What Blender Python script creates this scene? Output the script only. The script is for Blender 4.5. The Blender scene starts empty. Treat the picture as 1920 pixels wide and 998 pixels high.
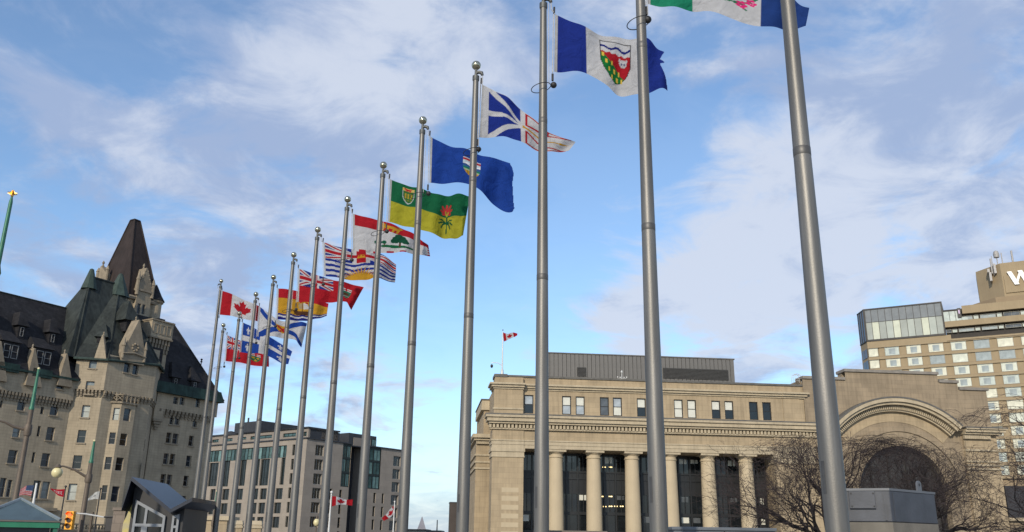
import bpy, bmesh, math, random
import numpy as np
from mathutils import Matrix, Vector

scene = bpy.context.scene
COL = scene.collection
rad = math.radians
random.seed(7)

# ------------------------------------------------------------------ camera
EYE = 1.6
FPX, CX, CY = 1630.0, 960.0, 499.0
PITCH = math.atan2(1015.0 - CY, FPX)
ROLL = rad(0.85)
cam_data = bpy.data.cameras.new("camera")
cam_data.sensor_fit = 'HORIZONTAL'
cam_data.sensor_width = 36.0
cam_data.lens = FPX / 1920.0 * 36.0
cam_data.clip_start = 0.1
cam_data.clip_end = 6000.0
cam = bpy.data.objects.new("camera", cam_data)
COL.objects.link(cam)
cam.matrix_world = (Matrix.Translation((0, 0, EYE)) @ Matrix.Rotation(math.pi / 2 + PITCH, 4, 'X')
                    @ Matrix.Rotation(ROLL, 4, 'Z'))
scene.camera = cam

# ------------------------------------------------------------------ light
SUN_AZ = Vector((-0.345, -0.938)).normalized()
SUN_EL = rad(25)
sun_dir = Vector((SUN_AZ.x * math.cos(SUN_EL), SUN_AZ.y * math.cos(SUN_EL), math.sin(SUN_EL)))
sd = bpy.data.lights.new("sun", 'SUN')
sd.energy = 3.5
sd.angle = rad(1.2)
sd.color = (1.0, 0.885, 0.72)
sun = bpy.data.objects.new("sun", sd)
COL.objects.link(sun)
sun.rotation_euler = sun_dir.to_track_quat('Z', 'Y').to_euler()
sun.location = (0, -20, 60)

scene.view_settings.view_transform = 'Standard'
scene.view_settings.look = 'None'
scene.view_settings.gamma = 1.0
scene.view_settings.exposure = 0.0
scene.view_settings.use_curve_mapping = False


def pix_dir(x, y):
    u = (x - CX) / FPX
    v = -(y - CY) / FPX
    c, s = math.cos(ROLL), math.sin(ROLL)
    u2 = u * c - v * s
    v2 = u * s + v * c
    return Vector((u2, math.cos(PITCH) - v2 * math.sin(PITCH), math.sin(PITCH) + v2 * math.cos(PITCH)))


def at_dist(x, y, D):
    """point seen at pixel (x, y), D metres away measured along the ground"""
    d = pix_dir(x, y)
    k = D / math.hypot(d.x, d.y)
    return Vector((d.x * k, d.y * k, EYE + d.z * k))


def at_y(x, y, Y):
    d = pix_dir(x, y)
    k = Y / d.y
    return Vector((d.x * k, Y, EYE + d.z * k))


# ------------------------------------------------------------------ sky
def setup_world():
    w = bpy.data.worlds.new("World")
    scene.world = w
    w.use_nodes = True
    nt = w.node_tree
    nt.nodes.clear()
    N = nt.nodes.new
    L = nt.links.new
    out = N('ShaderNodeOutputWorld')
    bg = N('ShaderNodeBackground')
    sky = N('ShaderNodeTexSky')
    sky.sky_type = 'NISHITA'
    sky.sun_disc = False
    sky.sun_elevation = SUN_EL
    sky.sun_rotation = math.atan2(SUN_AZ.x, SUN_AZ.y)
    sky.air_density = 1.0
    sky.dust_density = 0.6
    sky.ozone_density = 1.6
    bg.inputs['Strength'].default_value = 0.10
    tc = N('ShaderNodeTexCoord')
    sep = N('ShaderNodeSeparateXYZ')
    L(tc.outputs['Generated'], sep.inputs[0])

    def math_(op, a, b=None, clamp=False):
        m = N('ShaderNodeMath')
        m.operation = op
        m.use_clamp = clamp
        for i, q in enumerate((a, b)):
            if q is None:
                continue
            if isinstance(q, (int, float)):
                m.inputs[i].default_value = q
            else:
                L(q, m.inputs[i])
        return m.outputs[0]

    # clouds live on a flat deck: project the direction on it
    den = math_('ADD', math_('MAXIMUM', sep.outputs['Z'], 0.0), 0.22)
    px = math_('DIVIDE', sep.outputs['X'], den)
    py = math_('DIVIDE', sep.outputs['Y'], den)
    comb = N('ShaderNodeCombineXYZ')
    L(px, comb.inputs[0])
    L(py, comb.inputs[1])

    def noise(scale, detail, rough, off, dist=0.0):
        mp = N('ShaderNodeMapping')
        mp.inputs['Location'].default_value = off
        L(comb.outputs[0], mp.inputs['Vector'])
        n = N('ShaderNodeTexNoise')
        n.inputs['Scale'].default_value = scale
        n.inputs['Detail'].default_value = detail
        n.inputs['Roughness'].default_value = rough
        n.inputs['Distortion'].default_value = dist
        L(mp.outputs[0], n.inputs['Vector'])
        return n.outputs['Fac']

    cover = noise(4.2, 12.0, 0.60, (3.1, 1.7, 0.4), 0.45)
    veil = noise(0.8, 3.0, 0.5, (11.0, 4.0, 2.0), 0.1)
    # broad masses: (pixel x, y, half-angle in degrees, amount)
    masses = [(1090, 320, 9, -0.15), (900, 600, 8, -0.17), (1300, 190, 8, -0.11), (1230, 380, 6, -0.05),
              (820, 900, 5, -0.10), (380, 30, 8, -0.06), (960, 330, 6, -0.10), (900, 480, 6, -0.08),
              (770, 90, 9, 0.10), (330, 330, 14, 0.05), (100, 170, 12, -0.06), (600, 40, 6, 0.03), (1300, 560, 8, 0.12), (1440, 430, 7, 0.10),
              (1750, 180, 14, 0.035), (330, 110, 10, 0.07), (560, 260, 7, 0.05), (1150, 540, 4, 0.08), (820, 770, 4, 0.10), (1750, 520, 10, 0.08), (1380, 270, 4, 0.07)]
    tot = math_('ADD', cover, math_('MULTIPLY', math_('SUBTRACT', veil, 0.5), 0.35))
    nrm = N('ShaderNodeVectorMath')
    nrm.operation = 'NORMALIZE'
    L(tc.outputs['Generated'], nrm.inputs[0])

    def add_masses(val, items):
        for (mx, my, ang, amt) in items:
            d = pix_dir(mx, my).normalized()
            dp = N('ShaderNodeVectorMath')
            dp.operation = 'DOT_PRODUCT'
            dp.inputs[1].default_value = d
            L(nrm.outputs[0], dp.inputs[0])
            mr = N('ShaderNodeMapRange')
            mr.interpolation_type = 'SMOOTHERSTEP'
            mr.inputs['From Min'].default_value = math.cos(rad(ang * 1.25))
            mr.inputs['From Max'].default_value = 1.0
            mr.inputs['To Min'].default_value = 0.0
            mr.inputs['To Max'].default_value = amt
            L(dp.outputs['Value'], mr.inputs['Value'])
            val = math_('ADD', val, mr.outputs[0])
        return val

    tot = add_masses(tot, masses)
    ramp = N('ShaderNodeMapRange')
    ramp.interpolation_type = 'SMOOTHSTEP'
    ramp.inputs['From Min'].default_value = 0.38
    ramp.inputs['From Max'].default_value = 0.62
    ramp.inputs['To Min'].default_value = 0.10
    ramp.inputs['To Max'].default_value = 0.92
    L(tot, ramp.inputs['Value'])
    # pale haze low over the horizon
    hz = N('ShaderNodeMapRange')
    hz.interpolation_type = 'SMOOTHSTEP'
    hz.inputs['From Min'].default_value = 0.0
    hz.inputs['From Max'].default_value = 0.16
    hz.inputs['To Min'].default_value = 0.75
    hz.inputs['To Max'].default_value = 0.0
    L(sep.outputs['Z'], hz.inputs['Value'])
    cov = math_('MAXIMUM', ramp.outputs[0], hz.outputs[0])
    # cloud brightness
    shade = noise(5.0, 10.0, 0.62, (7.7, 9.1, 5.0), 0.4)
    sr = N('ShaderNodeMapRange')
    sr.interpolation_type = 'SMOOTHSTEP'
    sr.inputs['From Min'].default_value = 0.36
    sr.inputs['From Max'].default_value = 0.66
    shade = add_masses(shade, [(1200, 520, 9, .16), (1440, 400, 8, .14), (770, 80, 8, .10), (1700, 560, 9, .10), (830, 760, 6, .14),
                               (1760, 230, 13, -.05), (1560, 60, 8, -.03), (220, 200, 14, -.08)])
    L(shade, sr.inputs['Value'])
    cc = N('ShaderNodeMixRGB')
    cc.inputs[1].default_value = (3.7, 4.7, 6.9, 1)
    cc.inputs[2].default_value = (6.6, 7.2, 8.5, 1)
    L(sr.outputs[0], cc.inputs[0])
    # clear sky between the clouds
    gain = N('ShaderNodeMixRGB')
    gain.blend_type = 'MULTIPLY'
    gain.inputs[0].default_value = 1.0
    gain.inputs[2].default_value = (1.55, 1.80, 1.98, 1)
    L(sky.outputs[0], gain.inputs[1])
    mix = N('ShaderNodeMixRGB')
    L(cov, mix.inputs[0])
    L(gain.outputs[0], mix.inputs[1])
    L(cc.outputs[0], mix.inputs[2])
    L(mix.outputs[0], bg.inputs['Color'])
    L(bg.outputs[0], out.inputs['Surface'])


setup_world()

# ------------------------------------------------------------------ materials
MATS = {}


def mat(name, col, rough=0.7, metal=0.0, var=0.0, scale=3.0, bump=0.0, bscale=30.0, col2=None, spec=0.5,
        streak=0.0, brick=None, emit=None, stretch=None):
    """procedural material: base colour broken up by noise, optional courses of blocks, streaks and bump"""
    if name in MATS:
        return MATS[name]
    m = bpy.data.materials.new(name)
    m.use_nodes = True
    nt = m.node_tree
    N = nt.nodes.new
    L = nt.links.new
    b = nt.nodes['Principled BSDF']
    b.inputs['Roughness'].default_value = rough
    b.inputs['Metallic'].default_value = metal
    b.inputs['Specular IOR Level'].default_value = spec
    c = (*col, 1)
    b.inputs['Base Color'].default_value = c
    tc = N('ShaderNodeTexCoord')
    vec = tc.outputs['Object']
    cur = None
    if var > 0 or col2 is not None:
        mp = N('ShaderNodeMapping')
        if stretch:
            mp.inputs['Scale'].default_value = stretch
        L(vec, mp.inputs['Vector'])
        n = N('ShaderNodeTexNoise')
        n.inputs['Scale'].default_value = scale
        n.inputs['Detail'].default_value = 6
        n.inputs['Roughness'].default_value = 0.6
        L(mp.outputs[0], n.inputs['Vector'])
        r = N('ShaderNodeMapRange')
        r.inputs['From Min'].default_value = 0.3
        r.inputs['From Max'].default_value = 0.7
        L(n.outputs['Fac'], r.inputs['Value'])
        mx = N('ShaderNodeMixRGB')
        lo = col2 if col2 is not None else tuple(q * (1 - var) for q in col)
        hi = col if col2 is not None else tuple(q * (1 + var * 0.6) for q in col)
        mx.inputs[1].default_value = (*lo, 1)
        mx.inputs[2].default_value = (*hi, 1)
        L(r.outputs[0], mx.inputs[0])
        cur = mx.outputs[0]
    if brick:
        bw, bh, amt = brick
        # blocks laid in courses; coordinates taken along the wall (x) and up (z)
        sp = N('ShaderNodeSeparateXYZ')
        L(vec, sp.inputs[0])
        ad = N('ShaderNodeMath')
        ad.operation = 'MULTIPLY_ADD'
        ad.inputs[1].default_value = 0.45
        L(sp.outputs['Y'], ad.inputs[0])
        L(sp.outputs['X'], ad.inputs[2])
        cb = N('ShaderNodeCombineXYZ')
        L(ad.outputs[0], cb.inputs[0])
        L(sp.outputs['Z'], cb.inputs[1])
        bt = N('ShaderNodeTexBrick')
        bt.inputs['Scale'].default_value = 1.0
        bt.inputs['Brick Width'].default_value = bw
        bt.inputs['Row Height'].default_value = bh
        bt.inputs['Mortar Size'].default_value = 0.012
        bt.inputs['Color1'].default_value = (1 - amt, 1 - amt, 1 - amt * 0.9, 1)
        bt.inputs['Color2'].default_value = (1 + amt, 1 + amt * 0.9, 1 + amt * 0.8, 1)
        bt.inputs['Mortar'].default_value = (0.72, 0.72, 0.72, 1)
        L(cb.outputs[0], bt.inputs['Vector'])
        mm = N('ShaderNodeMixRGB')
        mm.blend_type = 'MULTIPLY'
        mm.inputs[0].default_value = 1.0
        if cur is not None:
            L(cur, mm.inputs[1])
        else:
            mm.inputs[1].default_value = c
        L(bt.outputs['Color'], mm.inputs[2])
        cur = mm.outputs[0]
    if streak > 0:
        mp = N('ShaderNodeMapping')
        mp.inputs['Scale'].default_value = (1.6, 1.6, 0.12)
        L(vec, mp.inputs['Vector'])
        n = N('ShaderNodeTexNoise')
        n.inputs['Scale'].default_value = 2.2
        n.inputs['Detail'].default_value = 5
        L(mp.outputs[0], n.inputs['Vector'])
        r = N('ShaderNodeMapRange')
        r.inputs['From Min'].default_value = 0.42
        r.inputs['From Max'].default_value = 0.72
        r.inputs['To Min'].default_value = 1.0
        r.inputs['To Max'].default_value = 1.0 - streak
        L(n.outputs['Fac'], r.inputs['Value'])
        mm = N('ShaderNodeMixRGB')
        mm.blend_type = 'MULTIPLY'
        mm.inputs[0].default_value = 1.0
        if cur is not None:
            L(cur, mm.inputs[1])
        else:
            mm.inputs[1].default_value = c
        L(r.outputs[0], mm.inputs[2])
        cur = mm.outputs[0]
    if cur is not None:
        L(cur, b.inputs['Base Color'])
    if bump > 0:
        n = N('ShaderNodeTexNoise')
        n.inputs['Scale'].default_value = bscale
        n.inputs['Detail'].default_value = 5
        L(vec, n.inputs['Vector'])
        bp = N('ShaderNodeBump')
        bp.inputs['Strength'].default_value = bump
        bp.inputs['Distance'].default_value = 0.02
        L(n.outputs['Fac'], bp.inputs['Height'])
        L(bp.outputs[0], b.inputs['Normal'])
    if emit:
        b.inputs['Emission Color'].default_value = (*emit[0], 1)
        b.inputs['Emission Strength'].default_value = emit[1]
    MATS[name] = m
    return m


def glass(name, col, rough=0.06, spec=0.6, var=0.35, scale=0.8):
    """window pane: dark or curtained interior behind a reflecting surface"""
    return mat(name, col, rough, 0.0, var, scale, 0.0, spec=spec)


def link(o):
    COL.objects.link(o)
    return o


def tag(o, label=None, cat=None, group=None, kind=None):
    if label:
        o['label'] = label
    if cat:
        o['category'] = cat
    if group:
        o['group'] = group
    if kind:
        o['kind'] = kind
    return o


def empty(name, loc, rz=0.0, label=None, cat=None, group=None):
    o = bpy.data.objects.new(name, None)
    o.location = loc
    o.rotation_euler = (0, 0, rz)
    o.empty_display_size = 0.3
    link(o)
    return tag(o, label, cat, group)


class MB:
    """mesh builder; everything in the local coordinates of the parent"""

    def __init__(self):
        self.v = []
        self.f = []

    def quad(self, a, b, c, d):
        n = len(self.v)
        self.v += [tuple(a), tuple(b), tuple(c), tuple(d)]
        self.f.append((n, n + 1, n + 2, n + 3))
        return self

    def poly(self, pts):
        n = len(self.v)
        self.v += [tuple(p) for p in pts]
        self.f.append(tuple(range(n, n + len(pts))))
        return self

    def box(self, x0, x1, y0, y1, z0, z1):
        if x0 > x1:
            x0, x1 = x1, x0
        if y0 > y1:
            y0, y1 = y1, y0
        if z0 > z1:
            z0, z1 = z1, z0
        n = len(self.v)
        self.v += [(x0, y0, z0), (x1, y0, z0), (x1, y1, z0), (x0, y1, z0),
                   (x0, y0, z1), (x1, y0, z1), (x1, y1, z1), (x0, y1, z1)]
        for q in ((0, 3, 2, 1), (4, 5, 6, 7), (0, 1, 5, 4), (1, 2, 6, 5), (2, 3, 7, 6), (3, 0, 4, 7)):
            self.f.append(tuple(n + i for i in q))
        return self

    def prism(self, pts, y0, y1):
        """polygon given as (x, z), counter-clockwise seen from -y, pushed from y0 back to y1"""
        n = len(self.v)
        k = len(pts)
        self.v += [(p[0], y0, p[1]) for p in pts] + [(p[0], y1, p[1]) for p in pts]
        self.f.append(tuple(range(n, n + k)))
        self.f.append(tuple(n + k + i for i in reversed(range(k))))
        for i in range(k):
            j = (i + 1) % k
            self.f.append((n + j, n + i, n + k + i, n + k + j))
        return self

    def column(self, plan, z0, z1):
        """plan polygon (x, y), counter-clockwise from above, raised from z0 to z1"""
        n = len(self.v)
        k = len(plan)
        self.v += [(p[0], p[1], z0) for p in plan] + [(p[0], p[1], z1) for p in plan]
        self.f.append(tuple(n + i for i in reversed(range(k))))
        self.f.append(tuple(n + k + i for i in range(k)))
        for i in range(k):
            j = (i + 1) % k
            self.f.append((n + i, n + j, n + k + j, n + k + i))
        return self

    def loft(self, a, b, cap=True):
        """two rings of equal length"""
        n = len(self.v)
        k = len(a)
        self.v += [tuple(p) for p in a] + [tuple(p) for p in b]
        for i in range(k):
            j = (i + 1) % k
            self.f.append((n + i, n + j, n + k + j, n + k + i))
        if cap:
            self.f.append(tuple(n + i for i in reversed(range(k))))
            self.f.append(tuple(n + k + i for i in range(k)))
        return self

    def lathe(self, prof, cx=0.0, cy=0.0, seg=16, cap=True):
        """profile [(r, z)] turned about the vertical through (cx, cy)"""
        n = len(self.v)
        for (r, z) in prof:
            for i in range(seg):
                a = 2 * math.pi * i / seg
                self.v.append((cx + r * math.cos(a), cy + r * math.sin(a), z))
        for k in range(len(prof) - 1):
            for i in range(seg):
                j = (i + 1) % seg
                self.f.append((n + k * seg + i, n + k * seg + j, n + (k + 1) * seg + j, n + (k + 1) * seg + i))
        if cap:
            self.f.append(tuple(n + i for i in reversed(range(seg))))
            m = n + (len(prof) - 1) * seg
            self.f.append(tuple(m + i for i in range(seg)))
        return self

    def sphere(self, c, r, seg=14, rings=8, sz=1.0):
        prof = [(max(r * math.sin(math.pi * i / rings), 1e-4), c[2] - r * sz * math.cos(math.pi * i / rings))
                for i in range(rings + 1)]
        return self.lathe(prof, c[0], c[1], seg, cap=False)

    def tube(self, pts, radii, seg=8, cap=True, closed=False):
        pts = [Vector(p) for p in pts]
        if isinstance(radii, (int, float)):
            radii = [radii] * len(pts)
        n = len(self.v)
        k = len(pts)
        up = Vector((0.31, 0.17, 0.93)).normalized()
        for i, p in enumerate(pts):
            if closed:
                t = pts[(i + 1) % k] - pts[i - 1]
            elif i == 0:
                t = pts[1] - pts[0]
            elif i == k - 1:
                t = pts[-1] - pts[-2]
            else:
                t = pts[i + 1] - pts[i - 1]
            if t.length < 1e-9:
                t = Vector((0, 0, 1))
            t.normalize()
            ref = up if abs(t.dot(up)) < 0.95 else Vector((1, 0, 0))
            a = t.cross(ref).normalized()
            b = t.cross(a)
            for s in range(seg):
                ang = 2 * math.pi * s / seg
                self.v.append(tuple(p + (a * math.cos(ang) + b * math.sin(ang)) * radii[i]))
        for i in range(k if closed else k - 1):
            for s in range(seg):
                q = (s + 1) % seg
                i2 = (i + 1) % k
                self.f.append((n + i * seg + s, n + i * seg + q, n + i2 * seg + q, n + i2 * seg + s))
        if cap and not closed:
            self.f.append(tuple(n + s for s in reversed(range(seg))))
            m = n + (k - 1) * seg
            self.f.append(tuple(m + s for s in range(seg)))
        return self

    def wall(self, x0, x1, z0, z1, y, holes, depth):
        """flat wall in the plane y with rectangular openings (x0, x1, z0, z1) and their reveals"""
        holes = [h for h in holes if h[1] > x0 and h[0] < x1 and h[3] > z0 and h[2] < z1]
        xs = sorted(set([x0, x1] + [min(max(q, x0), x1) for h in holes for q in h[:2]]))
        zs = sorted(set([z0, z1] + [min(max(q, z0), z1) for h in holes for q in h[2:]]))
        idx = {}

        def vid(i, j):
            if (i, j) not in idx:
                idx[(i, j)] = len(self.v)
                self.v.append((xs[i], y, zs[j]))
            return idx[(i, j)]
        for i in range(len(xs) - 1):
            cx = (xs[i] + xs[i + 1]) / 2
            for j in range(len(zs) - 1):
                cz = (zs[j] + zs[j + 1]) / 2
                if any(h[0] < cx < h[1] and h[2] < cz < h[3] for h in holes):
                    continue
                self.f.append((vid(i, j), vid(i + 1, j), vid(i + 1, j + 1), vid(i, j + 1)))
        for h in holes:
            a, b, c, d = h
            self.quad((a, y, c), (a, y, d), (a, y + depth, d), (a, y + depth, c))
            self.quad((b, y, d), (b, y, c), (b, y + depth, c), (b, y + depth, d))
            self.quad((a, y, d), (b, y, d), (b, y + depth, d), (a, y + depth, d))
            self.quad((b, y, c), (a, y, c), (a, y + depth, c), (b, y + depth, c))
        return self

    def arc_band(self, c, r0, r1, y0, y1, a0, a1, seg=40):
        """curved moulding in a facade: between radii r0 and r1, depth y0..y1"""
        n = len(self.v)
        for i in range(seg + 1):
            a = a0 + (a1 - a0) * i / seg
            ca, sa = math.cos(a), math.sin(a)
            for (r, y) in ((r0, y0), (r1, y0), (r1, y1), (r0, y1)):
                self.v.append((c[0] + r * ca, y, c[1] + r * sa))
        for i in range(seg):
            p = n + i * 4
            q = p + 4
            for k in range(4):
                l = (k + 1) % 4
                self.f.append((p + k, p + l, q + l, q + k))
        self.f.append((n, n + 1, n + 2, n + 3))
        self.f.append((n + seg * 4 + 3, n + seg * 4 + 2, n + seg * 4 + 1, n + seg * 4))
        return self

    def mesh(self, name, smooth=False):
        me = bpy.data.meshes.new(name)
        me.from_pydata(self.v, [], self.f)
        me.update()
        if smooth:
            me.polygons.foreach_set('use_smooth', [True] * len(me.polygons))
        return me

    def build(self, name, m, parent=None, smooth=False, label=None, kind=None, fix=True, bevel=0.0):
        me = self.mesh(name, smooth)
        if fix:
            bm = bmesh.new()
            bm.from_mesh(me)
            bmesh.ops.recalc_face_normals(bm, faces=bm.faces)
            bm.to_mesh(me)
            bm.free()
        me.materials.append(m)
        o = bpy.data.objects.new(name, me)
        link(o)
        o.parent = parent
        if label:
            o['label'] = label
        if kind:
            o['kind'] = kind
        if bevel > 0:
            md = o.modifiers.new('bevel', 'BEVEL')
            md.width = bevel
            md.segments = 2
            md.limit_method = 'ANGLE'
        if smooth:
            me.set_sharp_from_angle(angle=rad(35))
        return o


class Frame:
    """a facade: x runs along it to the right, y goes into the building, z up"""

    def __init__(self, O, a):
        self.O = Vector((O[0], O[1], 0))
        self.a = a
        self.d = Vector((math.cos(a), math.sin(a), 0))
        self.i = Vector((-math.sin(a), math.cos(a), 0))

    def p(self, x, y, v=0.0):
        d = pix_dir(x, y)
        o = self.O + self.i * v
        k = o.dot(self.i) / d.dot(self.i)
        w = d * k
        return ((w - self.O).dot(self.d), EYE + w.z)

    def u(self, x, y, v=0.0):
        return self.p(x, y, v)[0]

    def z(self, x, y, v=0.0):
        return self.p(x, y, v)[1]

    def w(self, u, v, z):
        q = self.O + self.d * u + self.i * v
        return Vector((q.x, q.y, z))

    def loc(self, W):
        """world point to local"""
        q = Vector(W) - self.O
        return Vector((q.dot(self.d), q.dot(self.i), q.z))

    def rect(self, x0, x1, y0, y1, v=0.0):
        """pixel rectangle (measured at its centre lines) to (u0, u1, z0, z1)"""
        ym, xm = (y0 + y1) / 2, (x0 + x1) / 2
        return (self.u(x0, ym, v), self.u(x1, ym, v), self.z(xm, y1, v), self.z(xm, y0, v))

    def empty(self, name, label, cat, group=None):
        return empty(name, (self.O.x, self.O.y, 0), self.a, label, cat, group)


WIN = {}


def window(parent, rect, v, frame_mat, pane_mat, sill_mat=None, style='sash', fw=0.07, depth=0.1):
    """a window set into a reveal: frame with bars, pane behind, sill below"""
    a, b, c, d = rect
    w, h = round(b - a, 2), round(d - c, 2)
    key = (w, h, style, fw, frame_mat.name, pane_mat.name, sill_mat.name if sill_mat else '')
    if key not in WIN:
        m = MB()
        m.box(0, fw, 0, depth, 0, h).box(w - fw, w, 0, depth, 0, h)
        m.box(fw, w - fw, 0, depth, 0, fw).box(fw, w - fw, 0, depth, h - fw, h)
        t = fw * 0.7
        if style == 'sash':
            m.box(fw, w - fw, 0.004, depth, h * 0.5 - t / 2, h * 0.5 + t / 2)
        elif style == 'cross':
            m.box(fw, w - fw, 0.004, depth, h * 0.5 - t / 2, h * 0.5 + t / 2)
            m.box(w / 2 - t / 2, w / 2 + t / 2, 0.006, depth, fw, h - fw)
        elif style == 'two':
            m.box(w / 2 - t / 2, w / 2 + t / 2, 0.006, depth, fw, h - fw)
        elif style == 'three':
            for q in (1 / 3, 2 / 3):
                m.box(w * q - t / 2, w * q + t / 2, 0.006, depth, fw, h - fw)
        elif style == 'lights':
            for q in (1 / 3, 2 / 3):
                m.box(w * q - t / 2, w * q + t / 2, 0.006, depth, fw, h - fw)
            m.box(fw, w - fw, 0.004, depth, h * 0.3 - t / 2, h * 0.3 + t / 2)
        fme = m.mesh('window')
        fme.materials.append(frame_mat)
        p = MB()
        p.box(fw * 0.5, w - fw * 0.5, depth * 0.7, depth * 0.7 + 0.02, fw * 0.5, h - fw * 0.5)
        pme = p.mesh('pane')
        pme.materials.append(pane_mat)
        sme = None
        if sill_mat:
            s = MB().box(-0.1, w + 0.1, -0.34, 0.0, -0.16, -0.004)
            sme = s.mesh('sill')
            sme.materials.append(sill_mat)
        WIN[key] = (fme, pme, sme)
    fme, pme, sme = WIN[key]
    o = link(bpy.data.objects.new('window', fme))
    o.parent = parent
    o.location = (a, v, c)
    q = link(bpy.data.objects.new('pane', pme))
    q.parent = o
    if sme:
        s = link(bpy.data.objects.new('sill', sme))
        s.parent = o
    return o

# ------------------------------------------------------------------ flag pictures
RED = (0.34, 0.010, 0.018)
BLUE = (0.010, 0.026, 0.20)
NAVY = (0.008, 0.014, 0.14)
ROYAL = (0.010, 0.045, 0.25)
WHITE = (0.47, 0.47, 0.48)
GREEN = (0.006, 0.10, 0.04)
DKGREEN = (0.004, 0.07, 0.03)
YELLOW = (0.33, 0.31, 0.025)
GOLD = (0.45, 0.24, 0.02)
BROWN = (0.07, 0.03, 0.015)
BLACK = (0.01, 0.01, 0.012)
PINK = (0.62, 0.02, 0.16)


class Art:
    """a flag picture: coordinates x 0..2 along the fly, y 0..1 upwards"""

    def __init__(self, X, Y, base):
        self.X, self.Y = X, Y
        self.C = np.empty(X.shape + (3,))
        self.C[:] = base

    def put(self, m, c):
        self.C[m] = c
        return self

    def rect(self, x0, x1, y0, y1, c):
        return self.put((self.X >= x0) & (self.X <= x1) & (self.Y >= y0) & (self.Y <= y1), c)

    def inside(self, pts):
        X, Y = self.X, self.Y
        r = np.zeros(X.shape, bool)
        n = len(pts)
        for i in range(n):
            (x0, y0), (x1, y1) = pts[i], pts[(i + 1) % n]
            if y0 == y1:
                continue
            c = ((y0 > Y) != (y1 > Y)) & (X < (x1 - x0) * (Y - y0) / (y1 - y0) + x0)
            r ^= c
        return r

    def poly(self, pts, c):
        return self.put(self.inside(pts), c)

    def disc(self, x, y, r, c, ry=None):
        ry = ry or r
        return self.put(((self.X - x) / r) ** 2 + ((self.Y - y) / ry) ** 2 <= 1, c)

    def stroke(self, pts, w, c):
        X, Y = self.X, self.Y
        m = np.zeros(X.shape, bool)
        for (x0, y0), (x1, y1) in zip(pts[:-1], pts[1:]):
            dx, dy = x1 - x0, y1 - y0
            t = np.clip(((X - x0) * dx + (Y - y0) * dy) / (dx * dx + dy * dy), 0, 1)
            m |= (X - x0 - t * dx) ** 2 + (Y - y0 - t * dy) ** 2 <= w * w
        return self.put(m, c)

    def leaf(self, x, y, s, c):
        h = [(0, .5), (.09, .33), (.19, .385), (.14, .08), (.26, .21), (.29, .13), (.46, .165), (.40, 0), (.46, -.04),
             (.20, -.25), (.23, -.34), (.022, -.30), (.022, -.5)]
        pts = [(x + a * s, y + b * s) for a, b in h] + [(x - a * s, y + b * s) for a, b in reversed(h)]
        return self.poly(pts, c)

    def jack(self, x0, x1, y0, y1):
        w, h = x1 - x0, y1 - y0
        inr = (self.X >= x0) & (self.X <= x1) & (self.Y >= y0) & (self.Y <= y1)
        s = (self.X - x0) / w
        t = (self.Y - y0) / h
        self.put(inr, BLUE)
        d1 = np.abs(s - t)
        d2 = np.abs(s - (1 - t))
        self.put(inr & ((d1 < .14) | (d2 < .14)), WHITE)
        self.put(inr & ((d1 < .05) | (d2 < .05)), RED)
        self.put(inr & ((np.abs(s - .5) < .12) | (np.abs(t - .5) < .18)), WHITE)
        self.put(inr & ((np.abs(s - .5) < .07) | (np.abs(t - .5) < .11)), RED)
        return self

    def shield(self, x, y, w, h, c):
        pts = [(x - w / 2, y + h / 2), (x + w / 2, y + h / 2), (x + w / 2, y - h * .05), (x + w * .40, y - h * .25),
               (x + w * .22, y - h * .41), (x, y - h / 2), (x - w * .22, y - h * .41), (x - w * .40, y - h * .25),
               (x - w / 2, y - h * .05)]
        m = self.inside(pts)
        self.put(m, c)
        return m

    def fleur(self, x, y, s, c):
        self.poly([(x, y + .5 * s), (x + .13 * s, y + .22 * s), (x + .07 * s, y - .1 * s), (x + .05 * s, y - .5 * s),
                   (x - .05 * s, y - .5 * s), (x - .07 * s, y - .1 * s), (x - .13 * s, y + .22 * s)], c)
        for k in (-1, 1):
            self.stroke([(x + k * .06 * s, y - .12 * s), (x + k * .22 * s, y + .12 * s), (x + k * .34 * s, y + .1 * s),
                         (x + k * .36 * s, y - .04 * s)], .065 * s, c)
            self.stroke([(x, y - .2 * s), (x + k * .2 * s, y - .36 * s)], .05 * s, c)
        return self.rect(x - .22 * s, x + .22 * s, y - .2 * s, y - .11 * s, c)

    def lion(self, x, y, s, c):
        self.stroke([(x - .5 * s, y + .02 * s), (x + .35 * s, y + .06 * s)], .13 * s, c)
        self.disc(x - .55 * s, y + .16 * s, .15 * s, c)
        for q in (-.48, -.2, .15, .4):
            self.stroke([(x + q * s, y), (x + (q - .1) * s, y - .3 * s)], .055 * s, c)
        self.stroke([(x + .38 * s, y + .08 * s), (x + .6 * s, y + .28 * s), (x + .38 * s, y + .34 * s)], .045 * s, c)
        self.stroke([(x - .6 * s, y + .02 * s), (x - .82 * s, y + .08 * s)], .05 * s, c)
        return self


def art_canada(A):
    A.C[:] = WHITE
    A.rect(0, .5, 0, 1, RED).rect(1.5, 2, 0, 1, RED).leaf(1, .5, .84, RED)


def ensign(A):
    A.C[:] = RED
    A.jack(0, 1, .5, 1)


def art_ontario(A):
    ensign(A)
    m = A.shield(1.52, .42, .36, .44, GREEN)
    A.put(m & (A.Y > .51), WHITE).put(m & (A.Y > .51) & ((np.abs(A.X - 1.52) < .03) | (np.abs(A.Y - .57) < .02)), RED)
    for q in (-.08, .08):
        A.leaf(1.52 + q, .42, .13, GOLD)
    A.leaf(1.52, .29, .13, GOLD)


def art_quebec(A):
    A.C[:] = ROYAL
    A.rect(0, 2, .41, .59, WHITE).rect(.86, 1.14, 0, 1, WHITE)
    for x in (.43, 1.57):
        for y in (.205, .795):
            A.fleur(x, y, .30, WHITE)


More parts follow.
